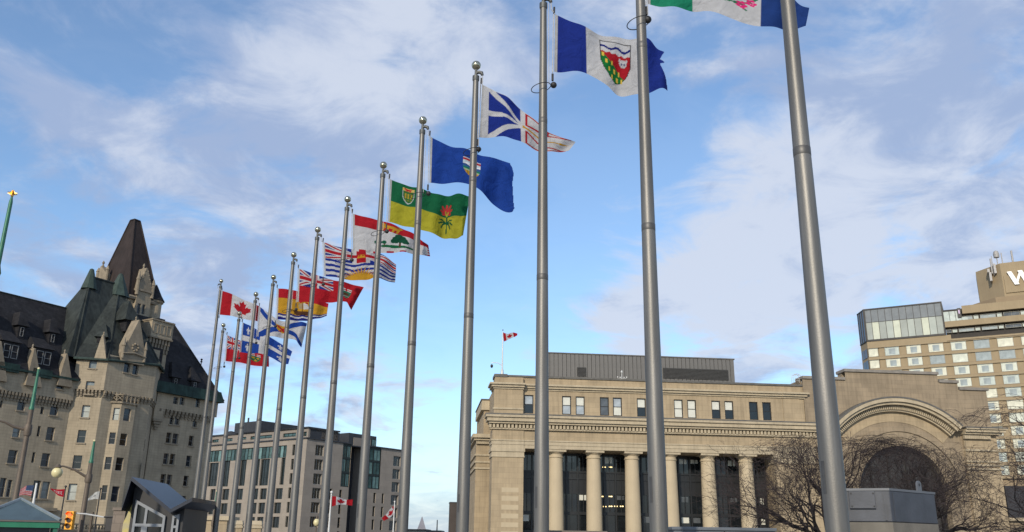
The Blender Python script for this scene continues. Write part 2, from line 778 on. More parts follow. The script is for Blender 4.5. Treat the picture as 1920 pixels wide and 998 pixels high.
def art_nova_scotia(A):
    A.C[:] = WHITE
    s, t = A.X / 2, A.Y
    A.put((np.abs(s - t) < .12) | (np.abs(s - 1 + t) < .12), ROYAL)
    A.shield(1, .5, .36, .42, GOLD)
    A.stroke([(.9, .62), (1.02, .5), (1.06, .4)], .05, RED).stroke([(1.0, .52), (1.1, .56)], .03, RED)
    A.stroke([(.96, .42), (.92, .36)], .03, RED)


def art_new_brunswick(A):
    A.C[:] = GOLD
    A.rect(0, 2, .70, 1, RED).lion(1.0, .85, .32, GOLD)
    A.poly([(.62, .34), (1.40, .34), (1.30, .20), (.74, .20)], BROWN)
    A.stroke([(1.0, .3), (1.0, .67)], .018, BROWN).stroke([(.60, .30), (.45, .44)], .012, BROWN)
    A.poly([(1.02, .64), (1.22, .60), (1.30, .44), (1.05, .40)], WHITE)
    A.poly([(.80, .60), (.98, .62), (.98, .42), (.84, .42)], (.30, .22, .12))
    A.rect(.86, .94, .64, .68, RED).rect(1.14, 1.24, .62, .67, RED)
    for q in range(5):
        A.stroke([(.7 + q * .14, .25), (.66 + q * .14, .17)], .008, BLACK)
    wv = .015 * np.sin(A.X * 14)
    A.put(A.Y < .19 + wv, NAVY).put((A.Y < .135 + wv), WHITE).put((A.Y < .085 + wv), NAVY)


def art_manitoba(A):
    ensign(A)
    m = A.shield(1.52, .44, .40, .50, (.02, .12, .07))
    A.put(m & (A.Y > .55), WHITE).put(m & (A.Y > .55) & ((np.abs(A.X - 1.52) < .03) | (np.abs(A.Y - .62) < .02)), RED)
    A.disc(1.52, .40, .12, BROWN, .07).disc(1.44, .40, .06, BROWN, .06)
    A.rect(1.36, 1.68, .27, .33, (.16, .16, .15))


def art_british_columbia(A):
    A.C[:] = WHITE
    wv = .022 * np.sin(A.X * 6.0)
    for (a, b) in ((.46, .53), (.30, .38), (.14, .22), (-.05, .05)):
        A.put((A.Y > a + wv) & (A.Y < b + wv), BLUE)
    for k in range(15):
        an = math.pi * (k + .5) / 15
        A.poly([(1 + .30 * math.cos(an - .09), -.02 + .24 * math.sin(an - .09)),
                (1 + .62 * math.cos(an), -.02 + .47 * math.sin(an)),
                (1 + .30 * math.cos(an + .09), -.02 + .24 * math.sin(an + .09))], GOLD)
    for k in range(14):
        an = math.pi * (k + 1) / 15
        A.poly([(1 + .32 * math.cos(an - .05), -.02 + .26 * math.sin(an - .05)),
                (1 + .5 * math.cos(an), -.02 + .36 * math.sin(an)),
                (1 + .32 * math.cos(an + .05), -.02 + .26 * math.sin(an + .05))], (.2, .01, .03))
    A.disc(1, -.02, .42, GOLD, .24)
    A.jack(0, 2, .55, 1)
    A.poly([(.92, .82), (1.08, .82), (1.12, .72), (.88, .72)], GOLD).disc(.95, .79, .025, RED).disc(1.05, .79, .025, RED)


def art_pei(A):
    A.C[:] = WHITE
    A.rect(0, 2, .70, 1, RED).lion(.95, .84, .38, GOLD)
    A.disc(1.12, .22, .52, GREEN, .05)
    A.rect(1.13, 1.19, .22, .40, BROWN)
    for (x, y, r) in ((1.16, .52, .13), (1.05, .46, .10), (1.28, .46, .10), (1.15, .62, .08), (1.35, .42, .06),
                      (.98, .40, .06), (1.10, .57, .09), (1.24, .57, .08)):
        A.disc(x, .34 + (y - .34) * 1.05, r * .85, (.005, .06, .032), r * 1.2)
    for k in range(3):
        x = .58 + .1 * k
        A.rect(x - .012, x + .012, .23, .30, BROWN).disc(x, .34, .055, (.006, .085, .045))
    for k in range(6):
        A.rect(.16 + k * .34, .33 + k * .34, 0, .065, RED)
    for k in range(4):
        A.rect(1.94, 2, .03 + k * .2, .13 + k * .2, RED)


def art_saskatchewan(A):
    A.C[:] = YELLOW
    A.rect(0, 2, .5, 1, GREEN)
    m = A.shield(.46, .74, .30, .38, WHITE)
    A.shield(.46, .745, .265, .345, (.03, .12, .03))
    A.put(m & (A.Y > .855), (.55, .40, .12)).lion(.46, .89, .14, RED)
    for x in (.39, .46, .53):
        A.rect(x - .022, x + .022, .69, .81, (.35, .26, .03)).rect(x - .022, x + .022, .63, .65, (.35, .26, .03))
    x, y = 1.42, .52
    A.stroke([(x, .12), (x + .02, .52)], .016, DKGREEN)
    for dx, dy in ((-.17, .06), (-.19, -.04), (-.14, -.12), (.16, .05), (.18, -.06), (.12, -.14)):
        A.stroke([(x + .01, .36), (x + dx * .6, .40 + dy * .5), (x + dx, .36 + dy)], .016, DKGREEN)
    for dx, dy in ((-.09, .10), (.02, .14), (.12, .12), (-.12, .0), (.15, .02), (-.06, .05), (.08, .04), (.1, -.06),
                   (-.08, -.06)):
        A.stroke([(x + dx * .4, .60 + dy * .4), (x + dx, .63 + dy)], .027, (.42, .03, .035))
    A.stroke([(x + .01, .52), (x - .02, .63)], .014, YELLOW).stroke([(x + .01, .52), (x + .06, .62)], .014, YELLOW)


def art_alberta(A):
    A.C[:] = ROYAL
    m = A.shield(1, .5, .40, .52, (.45, .55, .62))
    A.put(m & (A.Y > .64), WHITE)
    A.put(m & (A.Y > .64) & ((np.abs(A.X - 1) < .028) | (np.abs(A.Y - .70) < .022)), RED)
    A.put(m & (A.Y < .60 + .02 * np.sin(A.X * 22)), (.75, .75, .78))
    A.put(m & (A.Y < .55 + .02 * np.sin(A.X * 17)), (.03, .09, .25))
    A.put(m & (A.Y < .49), (.01, .16, .09))
    A.put(m & (A.Y < .43), (.30, .40, .25))
    A.put(m & (A.Y < .40), GOLD)
    for k in range(6):
        A.put(m & (A.Y < .40) & (np.abs(A.X - .84 - k * .065) < .008), (.25, .16, .02))


def art_newfoundland(A):
    A.C[:] = WHITE
    # four blue triangles in the hoist half
    A.poly([(.17, .93), (.17, .56), (.90, .53)], BLUE)
    A.poly([(.17, .44), (.17, .07), (.90, .47)], BLUE)
    A.poly([(.32, 1.0), (.94, 1.0), (.94, .60)], BLUE)
    A.poly([(.32, 0.0), (.94, 0.0), (.94, .40)], BLUE)
    # two red triangles outlined
    for up in (0, 1):
        y0, y1, ym = (.60, .96, .96) if up else (.40, .04, .04)
        tri = [(1.06, y0), (1.06, y1), (1.86, y1)]
        A.stroke([(1.06, y1), (1.06, y0), (1.9, y1), (1.06, y1)], .026, RED)
        A.stroke([(1.48, y0 + (y1 - y0) * .5), (1.48, y1)], .026, RED)
    A.stroke([(1.02, .5), (1.8, .5)], .022, GOLD)
    A.poly([(1.96, .5), (1.74, .57), (1.74, .43)], GOLD)
    A.poly([(.98, .54), (1.14, .52), (1.14, .48), (.98, .46)], GOLD)


def art_nwt(A):
    A.C[:] = BLUE
    A.rect(.5, 1.5, 0, 1, WHITE)
    A.shield(1.0, .53, .545, .735, BLACK)
    m = A.shield(1.0, .53, .52, .71, WHITE)
    zig = .67 + .03 * np.abs(((A.X * 9) % 1) * 2 - 1)
    A.put(m & (A.Y < zig), RED)
    A.put(m & (A.Y < zig) & (A.Y < .64 - (A.X - .78) * .92), (.006, .14, .03))
    wv = .022 * np.sin(A.X * 26)
    A.put(m & (A.Y > .755 + wv) & (A.Y < .80 + wv), NAVY)
    A.disc(1.14, .565, .068, WHITE, .07).poly([(1.08, .66), (1.11, .60), (1.06, .60)], WHITE)
    A.poly([(1.20, .66), (1.22, .60), (1.17, .60)], WHITE)
    A.disc(1.115, .56, .014, NAVY).disc(1.165, .56, .014, NAVY).rect(1.12, 1.16, .50, .51, (.3, .3, .3))
    for (x, y) in ((.78, .62), (.83, .50), (.93, .50), (.88, .37), (.98, .37), (1.07, .37), (.93, .25), (1.03, .25),
                   (1.12, .26)):
        A.rect(x - .017, x + .017, y - .037, y + .037, (.62, .42, .06))


def art_yukon(A):
    A.C[:] = WHITE
    A.rect(0, .667, 0, 1, (.012, .20, .11)).rect(1.333, 2, 0, 1, (.012, .04, .17))
    A.shield(1.02, .56, .30, .38, BLUE)
    A.shield(1.02, .54, .28, .34, RED)
    A.put((np.abs(A.X - 1.02) < .13) & (A.Y > .58) & (A.Y < .72), WHITE)
    A.disc(1.02, .80, .06, BLACK, .05)
    for k in (-1, 1):
        A.stroke([(1.0, .26), (1.0 + k * .17, .30), (1.02 + k * .27, .45)], .012, (.02, .14, .07))
        A.stroke([(1.0 + k * .1, .27), (1.0 + k * .2, .22)], .012, (.02, .14, .07))
    for (x, y) in ((.80, .36), (.74, .50), (1.16, .28), (1.24, .36), (1.28, .52), (.87, .27)):
        for an in range(5):
            A.disc(x + .032 * math.cos(an * 1.257), y + .038 * math.sin(an * 1.257), .02, PINK)
        A.disc(x, y, .012, (.3, .02, .1))


def art_usa(A):
    A.C[:] = (.45, .40, .39)
    for k in range(0, 13, 2):
        A.rect(0, 2, k / 13, (k + 1) / 13, (.42, .03, .05))
    A.rect(0, .8, .46, 1, (.05, .08, .16))


def art_red(A):
    A.C[:] = (.40, .015, .03)
    for k in range(4):
        x = .45 + k * .32
        A.stroke([(x, .68), (x + .18, .66), (x + .05, .5), (x + .2, .42), (x, .30)], .035, WHITE)


def art_white(A):
    A.C[:] = (.55, .55, .52)
    A.disc(1.0, .5, .32, (.33, .33, .32), .16).stroke([(.5, .3), (1.5, .36)], .02, (.4, .4, .38))


ARTS = dict(canada=art_canada, ontario=art_ontario, quebec=art_quebec, nova=art_nova_scotia,
            brunswick=art_new_brunswick, manitoba=art_manitoba, columbia=art_british_columbia, pei=art_pei,
            saskatchewan=art_saskatchewan, alberta=art_alberta, newfoundland=art_newfoundland, nwt=art_nwt,
            yukon=art_yukon, usa=art_usa, red=art_red, white=art_white)


def cloth_material():
    m = bpy.data.materials.new('flag cloth')
    m.use_nodes = True
    nt = m.node_tree
    N = nt.nodes.new
    L = nt.links.new
    b = nt.nodes['Principled BSDF']
    out = nt.nodes['Material Output']
    at = N('ShaderNodeAttribute')
    at.attribute_name = 'dye'
    tc = N('ShaderNodeTexCoord')
    n = N('ShaderNodeTexNoise')
    n.inputs['Scale'].default_value = 5
    n.inputs['Detail'].default_value = 6
    L(tc.outputs['Object'], n.inputs['Vector'])
    r = N('ShaderNodeMapRange')
    r.inputs['From Min'].default_value = .3
    r.inputs['From Max'].default_value = .7
    r.inputs['To Min'].default_value = .86
    r.inputs['To Max'].default_value = 1.06
    L(n.outputs['Fac'], r.inputs['Value'])
    mm = N('ShaderNodeMixRGB')
    mm.blend_type = 'MULTIPLY'
    mm.inputs[0].default_value = 1
    L(at.outputs['Color'], mm.inputs[1])
    L(r.outputs[0], mm.inputs[2])
    L(mm.outputs[0], b.inputs['Base Color'])
    b.inputs['Roughness'].default_value = .85
    b.inputs['Specular IOR Level'].default_value = .15
    bp = N('ShaderNodeBump')
    bp.inputs['Strength'].default_value = .9
    bp.inputs['Distance'].default_value = .09
    n2 = N('ShaderNodeTexNoise')
    n2.inputs['Scale'].default_value = 3.2
    n2.inputs['Detail'].default_value = 3
    n2.inputs['Distortion'].default_value = .6
    L(tc.outputs['Object'], n2.inputs['Vector'])
    L(n2.outputs['Fac'], bp.inputs['Height'])
    L(bp.outputs[0], b.inputs['Normal'])
    tr = N('ShaderNodeBsdfTranslucent')
    L(mm.outputs[0], tr.inputs['Color'])
    mx = N('ShaderNodeMixShader')
    mx.inputs[0].default_value = .36
    L(b.outputs[0], mx.inputs[1])
    L(tr.outputs[0], mx.inputs[2])
    L(mx.outputs[0], out.inputs['Surface'])
    return m


CLOTH = cloth_material()


def smooth_curve(us, vals, t):
    """monotone-ish cubic through control values"""
    us = np.asarray(us, float)
    vals = np.asarray(vals, float)
    m = np.gradient(vals, us, axis=0) if len(us) > 2 else np.repeat((vals[1:] - vals[:-1]) / (us[1] - us[0]), 2, 0)
    k = np.clip(np.searchsorted(us, t) - 1, 0, len(us) - 2)
    h = (us[k + 1] - us[k])[:, None]
    s = ((t - us[k]) / (us[k + 1] - us[k]))[:, None]
    h00 = 2 * s ** 3 - 3 * s ** 2 + 1
    h10 = s ** 3 - 2 * s ** 2 + s
    h01 = -2 * s ** 3 + 3 * s ** 2
    h11 = s ** 3 - s ** 2
    return h00 * vals[k] + h10 * h * m[k] + h01 * vals[k + 1] + h11 * h * m[k + 1]


def make_flag(name, art, top, bot, Y, label, group, ripple=.09, waves=1.7, phase=0.0, nu=150, nv=76, cut=None, hem=True,
              curl=0.0):
    """cloth hung in the upright plane Y; top / bot: edge points (u, pixel x, pixel y)"""
    t = np.linspace(0, 1, nu)

    def edge(pts):
        W = [at_y(p[1], p[2], Y) for p in pts]
        return smooth_curve([p[0] for p in pts], [(w.x, w.z) for w in W], t)
    T, B = edge(top), edge(bot)
    s = np.linspace(0, 1, nv)
    PX = B[None, :, 0] * (1 - s[:, None]) + T[None, :, 0] * s[:, None]
    PZ = B[None, :, 1] * (1 - s[:, None]) + T[None, :, 1] * s[:, None]
    U = np.repeat(t[None, :], nv, 0)
    V = np.repeat(s[:, None], nu, 1)
    ln = np.hypot(T[-1, 0] - T[0, 0], T[-1, 1] - T[0, 1])
    amp = ripple * ln / 2.2
    PY = Y + amp * (U ** .6) * (np.sin(2 * math.pi * (waves * U + .18 * V + phase))
                                + .45 * np.sin(2 * math.pi * (2.3 * waves * U - .35 * V + phase * 1.7)))
    PY += curl * U ** 3 * ln
    A = Art(2 * U, V, WHITE)
    ARTS[art](A)
    if hem:
        A.put(U < .022, (.40, .40, .40))
    base = Vector((T[0, 0], Y, B[0, 1]))
    verts = np.stack([PX - base.x, PY - base.y, PZ - base.z], -1).reshape(-1, 3)
    i = np.arange(nu - 1)
    faces = []
    for j in range(nv - 1):
        a = j * nu + i
        q = np.stack([a, a + 1, a + nu + 1, a + nu], -1)
        if cut is not None:
            keep = (t[1:] <= np.interp((s[j] + s[j + 1]) / 2, cut[0], cut[1]))
            q = q[keep]
        faces += q.tolist()
    me = bpy.data.meshes.new(name)
    me.from_pydata(verts.tolist(), [], faces)
    at = me.color_attributes.new('dye', 'FLOAT_COLOR', 'POINT')
    cols = np.concatenate([A.C.reshape(-1, 3), np.ones((nu * nv, 1))], 1)
    at.data.foreach_set('color', cols.astype(np.float32).ravel())
    me.polygons.foreach_set('use_smooth', [True] * len(me.polygons))
    me.materials.append(CLOTH)
    o = link(bpy.data.objects.new(name, me))
    o.location = base
    tag(o, label, 'flag', group)
    return o, Vector((T[0, 0], Y, T[0, 1])), Vector((B[0, 0], Y, B[0, 1]))


# ------------------------------------------------------------------ flagpoles
ALU = mat('brushed aluminium', (.165, .16, .15), .47, .5, .30, 1.6, .10, 60, streak=.45, stretch=(6, 6, .35))
ALU_DK = mat('aluminium weld band', (.115, .112, .108), .5, .5, .2, 5)
BALL = mat('brass ball', (.50, .46, .33), .16, 1.0, .12, 9)
TRUCK = mat('cast truck', (.10, .105, .105), .55, .5, .2, 12)
ROPE = mat('halyard rope', (.42, .43, .45), .9, 0, .2, 30)
DARKHW = mat('black hardware', (.02, .02, .022), .6, 0, .2, 20)

GP = 'flagpoles in a row across the plaza'
GF = 'flags flying from the row of flagpoles'


def make_pole(W, H, label, hoist=None, ring=True, side=1):
    r = empty('flagpole', (W[0], W[1], 0), 0, label, 'flagpole', GP)
    zt = H - .30
    prof = [(.20, 0), (.20, .03), (.126, .035)]
    for k in range(0, 15):
        z = .04 + (zt - .04) * k / 14
        prof.append((.124 - max(0, (z - 2.6) / (zt - 2.6)) * .060, z))
    sh = MB().lathe(prof, seg=28).build('shaft', ALU, r, smooth=True)

    def rad_at(z):
        return .124 - max(0, (z - 2.6) / (zt - 2.6)) * .060
    for zb in (6.07 * H / 12, 9.15 * H / 12):
        q = rad_at(zb) + .0025
        MB().lathe([(q - .003, zb - .055), (q, zb - .05), (q, zb + .05), (q - .003, zb + .055)], seg=28, cap=False).build(
            'weld_band', ALU_DK, r, smooth=True)
    # ball, neck, truck with pulley
    MB().sphere((0, 0, H), .108, 22, 14).build('ball', BALL, r, smooth=True)
    MB().lathe([(.072, zt - .10), (.078, zt - .08), (.078, zt + .02), (.035, zt + .03), (.03, H - .10)], seg=16).build(
        'truck', TRUCK, r, smooth=True)
    pl = MB()
    pl.tube([(0, 0, zt + .10), (side * .07, -.02, zt + .115), (side * .13, -.03, zt + .09), (side * .15, -.03, zt + .03)],
            [.035, .04, .045, .03], 10)
    pl.build('pulley', TRUCK, r, smooth=True)
    if hoist:
        ht, hb = hoist
        lt = Vector((ht.x - W[0], ht.y - W[1], ht.z))
        lb = Vector((hb.x - W[0], hb.y - W[1], hb.z))
        h = MB()
        h.tube([(side * .15, -.03, zt + .03), (side * .155, -.02, zt - .12), tuple(lt)], .011, 6)
        h.tube([tuple(lt + Vector((-.03 * side, 0, 0))), tuple(lb + Vector((-.03 * side, 0, -.02)))], .010, 6)
        h.tube([(side * .10, -.03, zt + .02), (side * (rad_at(lb.z) + .035), -.04, lb.z - .3)], .007, 5)
        h.build('halyard', ROPE, r)
        clip = MB()
        clip.tube([tuple(lt + Vector((-.015 * side, 0, .16))), tuple(lt + Vector((-.02 * side, 0, .02)))], .02, 7)
        clip.build('snap_hook', DARKHW, r)
        clip = MB()
        clip.tube([tuple(lb + Vector((-.03 * side, 0, -.05))), tuple(lb + Vector((-.03 * side, 0, -.20)))], .022, 7)
        clip.build('snap_hook', DARKHW, r)
        if ring:
            zr = lb.z - .30
            rr = rad_at(zr)
            pts = []
            for k in range(24):
                a = 2 * math.pi * k / 24
                pts.append((-.04 * side + (rr + .11) * math.cos(a), (rr + .11) * math.sin(a), zr - .05 + .05 * math.cos(a)))
            MB().tube(pts, .008, 6, closed=True).build('retaining_ring', DARKHW, r, smooth=True)
            cw = MB().sphere((lb.x - .03 * side + .02, lb.y, lb.z - .29), .062, 12, 8, 1.0)
            cw.build('counterweight', DARKHW, r, smooth=True)
    # hand-hole cover facing the viewer's left
    hp = MB()
    a0 = math.atan2(-W[1], -W[0]) - rad(46)
    for z0, z1 in ((2.12, 2.46),):
        ring0 = []
        for k in range(5):
            a = a0 + rad(-11 + 5.5 * k)
            ring0.append(a)
        for a, b in zip(ring0[:-1], ring0[1:]):
            R = .127
            hp.quad((R * math.cos(a), R * math.sin(a), z0), (R * math.cos(b), R * math.sin(b), z0),
                    (R * math.cos(b), R * math.sin(b), z1), (R * math.cos(a), R * math.sin(a), z1))
            hp.quad((R * math.cos(a), R * math.sin(a), z1), (R * math.cos(b), R * math.sin(b), z1),
                    (.1 * math.cos(b), .1 * math.sin(b), z1), (.1 * math.cos(a), .1 * math.sin(a), z1))
            hp.quad((R * math.cos(b), R * math.sin(b), z0), (R * math.cos(a), R * math.sin(a), z0),
                    (.1 * math.cos(a), .1 * math.sin(a), z0), (.1 * math.cos(b), .1 * math.sin(b), z0))
    hp.build('hand_hole_cover', mat('hand hole plate', (.10, .10, .10), .6, .6, .2, 9), r)
    return r


def at_height(x, y, z):
    d = pix_dir(x, y)
    k = (z - EYE) / d.z
    return Vector((d.x * k, d.y * k, z))


FLAGS = [
    # art, ball pixel, top edge, bottom edge, words
    ('ontario', (419, 610), [(0, 426, 628.5), (.5, 451, 639.3), (.75, 477, 650), (1, 505, 662)],
     [(0, 422, 677), (.5, 449, 680.5), (.75, 477, 685.6), (1, 503, 687)],
     'red flag with union canton, partly hidden behind the blue fleur-de-lis flag'),
    ('quebec', (449, 588), [(0, 455, 604.4), (.3, 474, 614), (.5, 497, 627), (.62, 510, 634), (.8, 528, 646), (1, 549, 660)],
     [(0, 450.3, 660.3), (.3, 470, 663), (.5, 494, 665), (.62, 506, 669), (.8, 526, 680), (1, 543, 685)],
     'blue flag with white cross and white fleurs-de-lis'),
    ('nova', (480, 552), [(0, 486.8, 575), (.25, 503, 587), (.5, 524, 600), (.75, 553, 602), (1, 575, 606)],
     [(0, 482, 631), (.25, 506, 631.5), (.5, 530, 634), (.75, 553, 637), (1, 565, 652)],
     'white flag with blue diagonal cross and small gold shield'),
    ('brunswick', (513, 520), [(0, 520.4, 541), (.35, 555, 545), (.7, 586, 556), (1, 615, 568)],
     [(0, 518.3, 599), (.4, 556, 601), (.75, 590, 600), (1, 612, 592)],
     'golden yellow flag with red top band, ship and blue waves'),
    ('manitoba', (551, 478), [(0, 560.2, 504), (.25, 590, 514), (.5, 623.4, 524), (.75, 650, 532), (1, 682, 538.4)],
     [(0, 557, 566.4), (.25, 590, 567), (.5, 623.4, 566), (.75, 648, 566), (1, 659, 582)],
     'red flag with union canton and dark shield, below the sunrays flag'),
    ('columbia', (596, 431), [(0, 606.5, 454.8), (.25, 639, 463), (.5, 678, 469), (.75, 714, 476), (1, 741, 492)],
     [(0, 608, 518), (.25, 640, 522), (.5, 678, 525), (.75, 708, 524), (1, 740, 528)],
     'flag of blue and white waves with golden sun rays and union band'),
    ('pei', (652, 374), [(0, 661.4, 401), (.3, 707.3, 412), (.55, 748, 427), (.75, 777, 438), (1, 804, 463)],
     [(0, 661.6, 471.4), (.3, 706, 474), (.55, 745, 475), (.75, 772, 475), (1, 806, 479)],
     'white flag with red top band, lion and green oak tree'),
    ('saskatchewan', (719, 310), [(0, 731.2, 336), (.33, 781.7, 353.7), (.6, 820, 362.5), (.8, 850, 366), (1, 881, 370)],
     [(0, 727, 416), (.33, 777.5, 428), (.62, 823.8, 443.5), (.8, 846, 446), (1, 869, 446)],
     'green over yellow flag with red lily and small shield'),
    ('alberta', (793, 226), [(0, 807, 256.2), (.27, 849.6, 276.6), (.5, 886, 286), (.7, 918, 292), (.9, 952, 302), (1, 966, 316)],
     [(0, 805, 343), (.25, 841, 343), (.47, 878.6, 347.4), (.58, 896, 357.6), (.78, 926, 379.7), (.95, 957, 397), (1, 966, 394)],
     'plain royal blue flag with small coloured shield at its centre'),
    ('newfoundland', (893, 123), [(0, 904, 158.4), (.22, 938, 177), (.46, 973, 200), (.64, 1010, 228), (.78, 1034, 250.6), (.88, 1053.5, 265), (1, 1079, 268)],
     [(0, 898.8, 257.8), (.24, 943, 257), (.49, 979.7, 269.8), (.66, 1010, 279.4), (.80, 1034, 283.4), (1, 1066, 287.4)],
     'white flag with blue triangles and red outlined triangles'),
    ('nwt', (1019, -16), [(0, 1040.7, 27), (.25, 1097.6, 54), (.62, 1180.5, 72), (.8, 1216.6, 83), (1, 1247, 95)],
     [(0, 1039, 134.5), (.25, 1099.4, 140), (.4, 1135.4, 161.5), (.55, 1164.3, 174), (.7, 1197, 177), (1, 1252, 173)],
     'blue and white flag with large green and red shield, torn fly end'),
]

pole_xy = []
for (art, ball, top, bot, words) in FLAGS:
    W = at_height(ball[0], ball[1], 12.0)
    pole_xy.append((W.x, W.y))
P = np.array(pole_xy)
# the row is straight: fit the line and put every pole on it
c0 = P.mean(0)
dline = np.linalg.svd(P - c0)[2][0]
if dline[1] > 0:
    dline = -dline


def on_line(x, y):
    d = pix_dir(x, y)
    M2 = np.array([[d.x, -dline[0]], [d.y, -dline[1]]])
    k = np.linalg.solve(M2, c0)[0]
    return Vector((d.x * k, d.y * k, 0))


NOTES = ['behind its red flag', 'with the blue fleur-de-lis flag', 'with the blue saltire flag', 'with the golden ship flag',
         'with the red shield flag', 'with the sun ray flag', 'with the oak tree flag', 'with the green and yellow flag',
         'with the plain blue flag', 'with the white and blue triangle flag', 'with the torn blue and white flag']
for k, (art, ball, top, bot, words) in enumerate(FLAGS):
    W = at_height(ball[0], ball[1], 12.0)
    cut = None
    if art == 'alberta':
        cut = ([0, .06, .2, .6, .8, .92, 1], [.975, .995, .985, .97, .985, .965, .93])
    if art == 'nwt':
        cut = ([0, .3, .58, .62, .66, .70, .74, .78, 1], [1, .985, .93, .93, .97, .985, .93, .94, 1.0])
    fl, ht, hb = make_flag('flag', art, top, bot, W.y + .0, words, GF, phase=.13 * k, waves=1.4 + .13 * (k % 4), cut=cut,
                           ripple=.12 + .025 * (k % 3))
    make_pole((W.x, W.y), 12.0, 'tall tapered aluminium flagpole ' + NOTES[k], (ht, hb))

# the national flag's taller pole at the far end
Wc = on_line(363, 1010)
bd = pix_dir(415, 527)
Hc = EYE + bd.z * math.hypot(Wc.x, Wc.y) / math.hypot(bd.x, bd.y)
Wc = at_height(415, 527, Hc)
fl, ht, hb = make_flag('flag', 'canada', [(0, 415.5, 545), (.25, 435.7, 552), (.55, 460, 563.5), (.78, 478.4, 571), (1, 485.5, 574)],
                       [(0, 410.2, 590), (.25, 431.8, 592.5), (.55, 456, 598), (.78, 477.5, 602), (1, 483.4, 603)], Wc.y - .1,
                       'red and white maple leaf flag on the tallest far pole', GF, phase=.3)
make_pole((Wc.x, Wc.y), Hc, 'tallest flagpole at the far end, carrying the maple leaf flag', (ht, hb), ring=False, side=-1)

# two nearest poles, tops out of the picture
Wy = on_line(1236.5, 1015)
fl, ht, hb = make_flag('flag', 'yukon', [(0, 1216, -118), (.33, 1298, -96), (.667, 1428, -52), (.88, 1492, -8), (1, 1519, 12)],
                       [(0, 1214.6, 8), (.12, 1240, 14.5), (.25, 1272, 15), (.333, 1299.4, 18.6), (.42, 1328, 18), (.53, 1366, 31),
                        (.667, 1424, 54.7), (.8, 1462.5, 56), (.93, 1497, 51), (1, 1513, 45)], Wy.y,
                       'green, white and blue flag with pink flowers at the top edge', GF, phase=.55, nu=200, nv=100, ripple=.07)
make_pole((Wy.x, Wy.y), 12.0, 'second nearest flagpole, with the green, white and blue flag', (ht, hb))
Wn = on_line(1573.5, 1024)
make_pole((Wn.x, Wn.y), 12.0, 'nearest and thickest flagpole, beside the grey metal box', None)

# ------------------------------------------------------------------ ground
def ground():
    g = MB()
    S_ = 3000
    g.quad((-S_, -S_, 0), (S_, -S_, 0), (S_, S_, 0), (-S_, S_, 0))
    o = g.build('ground', mat('city ground', (.16, .155, .145), .9, 0, .25, .3, .2, 8), fix=False)
    tag(o, kind='structure')
    g = MB()
    g.box(-34, 22, -10, 52, -.1, .12)
    o = g.build('plaza_pavement', mat('plaza paving', (.26, .25, .235), .85, 0, .2, 1.5, .15, 20, brick=(.6, .6, .08)))
    tag(o, kind='structure')
    g = MB()
    g.quad((-200, 53, .004), (200, 58, .004), (200, 74, .004), (-200, 69, .004))
    o = g.build('road', mat('asphalt', (.05, .05, .052), .9, 0, .25, 2, .3, 60), fix=False)
    tag(o, kind='structure')


ground()

# ------------------------------------------------------------------ columned stone building with the great arch
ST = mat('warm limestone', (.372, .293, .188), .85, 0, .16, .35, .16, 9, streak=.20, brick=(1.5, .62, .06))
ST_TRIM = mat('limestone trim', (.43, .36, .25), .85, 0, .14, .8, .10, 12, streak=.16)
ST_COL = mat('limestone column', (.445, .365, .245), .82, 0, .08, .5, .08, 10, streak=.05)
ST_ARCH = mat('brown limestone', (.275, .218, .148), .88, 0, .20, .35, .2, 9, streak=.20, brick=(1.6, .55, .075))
LEAD = mat('weathered lead cap', (.12, .115, .105), .7, .2, .3, 1.5)
FR_DK = mat('black window frame', (.014, .015, .016), .5, 0, .2, 4)
DARKWALL = mat('dark bronze panelling', (.012, .0135, .015), .45, 0, .2, 1.0)
G_DARK = glass('dark pane', (.012, .015, .018), .05, .5)
G_SKY = glass('pane tinted with sky reflection', (.36, .40, .43), .12, .6, .35)  # pale sky reflection put into the base colour
G_BLIND = glass('pane with white blind', (.60, .60, .53), .3, .5, .12)
G_GREY = glass('grey pane', (.09, .10, .11), .08, .55, .5)

So = at_dist(920, 1015, 105)
S = Frame((So.x, So.y), rad(5.7))
sen = S.empty('stone_building', 'long pale stone building with tall round columns and great arch', 'building')


def zS(x, y, v=0.0):
    return S.z(x, y, v)


z_cop = zS(945, 701.5)
z_cop0 = zS(1000, 707)
z_uc1 = zS(1000, 720)
z_uc0 = zS(1000, 731)
z_att = zS(1000, 780)
z_cor1 = zS(1003, 778.5)
z_cor0 = zS(1003, 795, -.7)
z_den = zS(1003, 804)
z_fr = zS(1003, 825.5)
z_arc = zS(1007, 841.5)
uL, uP1 = S.u(921, 930), S.u(981, 930)
uR0, uR1 = S.u(1459, 930), S.u(1511, 760)
uAw = S.u(981, 760)
uAl = S.u(926, 760)

# attic storey with its windows
att = [(983, 1000, 743, 777), (1054, 1071, 744, 778), (1079.5, 1096, 744, 778), (1125, 1142, 746, 780), (1149.5, 1166, 746, 780),
       (1194.5, 1212, 748, 782), (1219, 1236, 748.5, 782.5), (1264, 1281.5, 749, 783), (1289, 1306, 749.5, 784),
       (1334.5, 1351.5, 751, 785), (1359, 1376, 751.5, 786), (1405, 1421.5, 752, 787), (1430, 1447.5, 752.5, 787.5)]
rows = [S.rect(*q, .5) for q in att]
zw0 = sum(r[2] for r in rows) / len(rows)
zw1 = sum(r[3] for r in rows) / len(rows)
rows = [(r[0], r[0] + 1.12, zw0, zw1) for r in rows]
w = MB().wall(uAw, uR1, z_att - .3, z_uc0 + .1, .5, rows, .35)
w.box(uAw, uR1, 1.6, 24, z_att - 4, z_cop0 - .05)
w.build('attic_wall', ST, sen, fix=False)
blk = MB()
blk.box(uAl, uAw - .003, 0.003, 24, z_att - .3, z_uc0)
blk.build('attic_end_block', ST, sen)
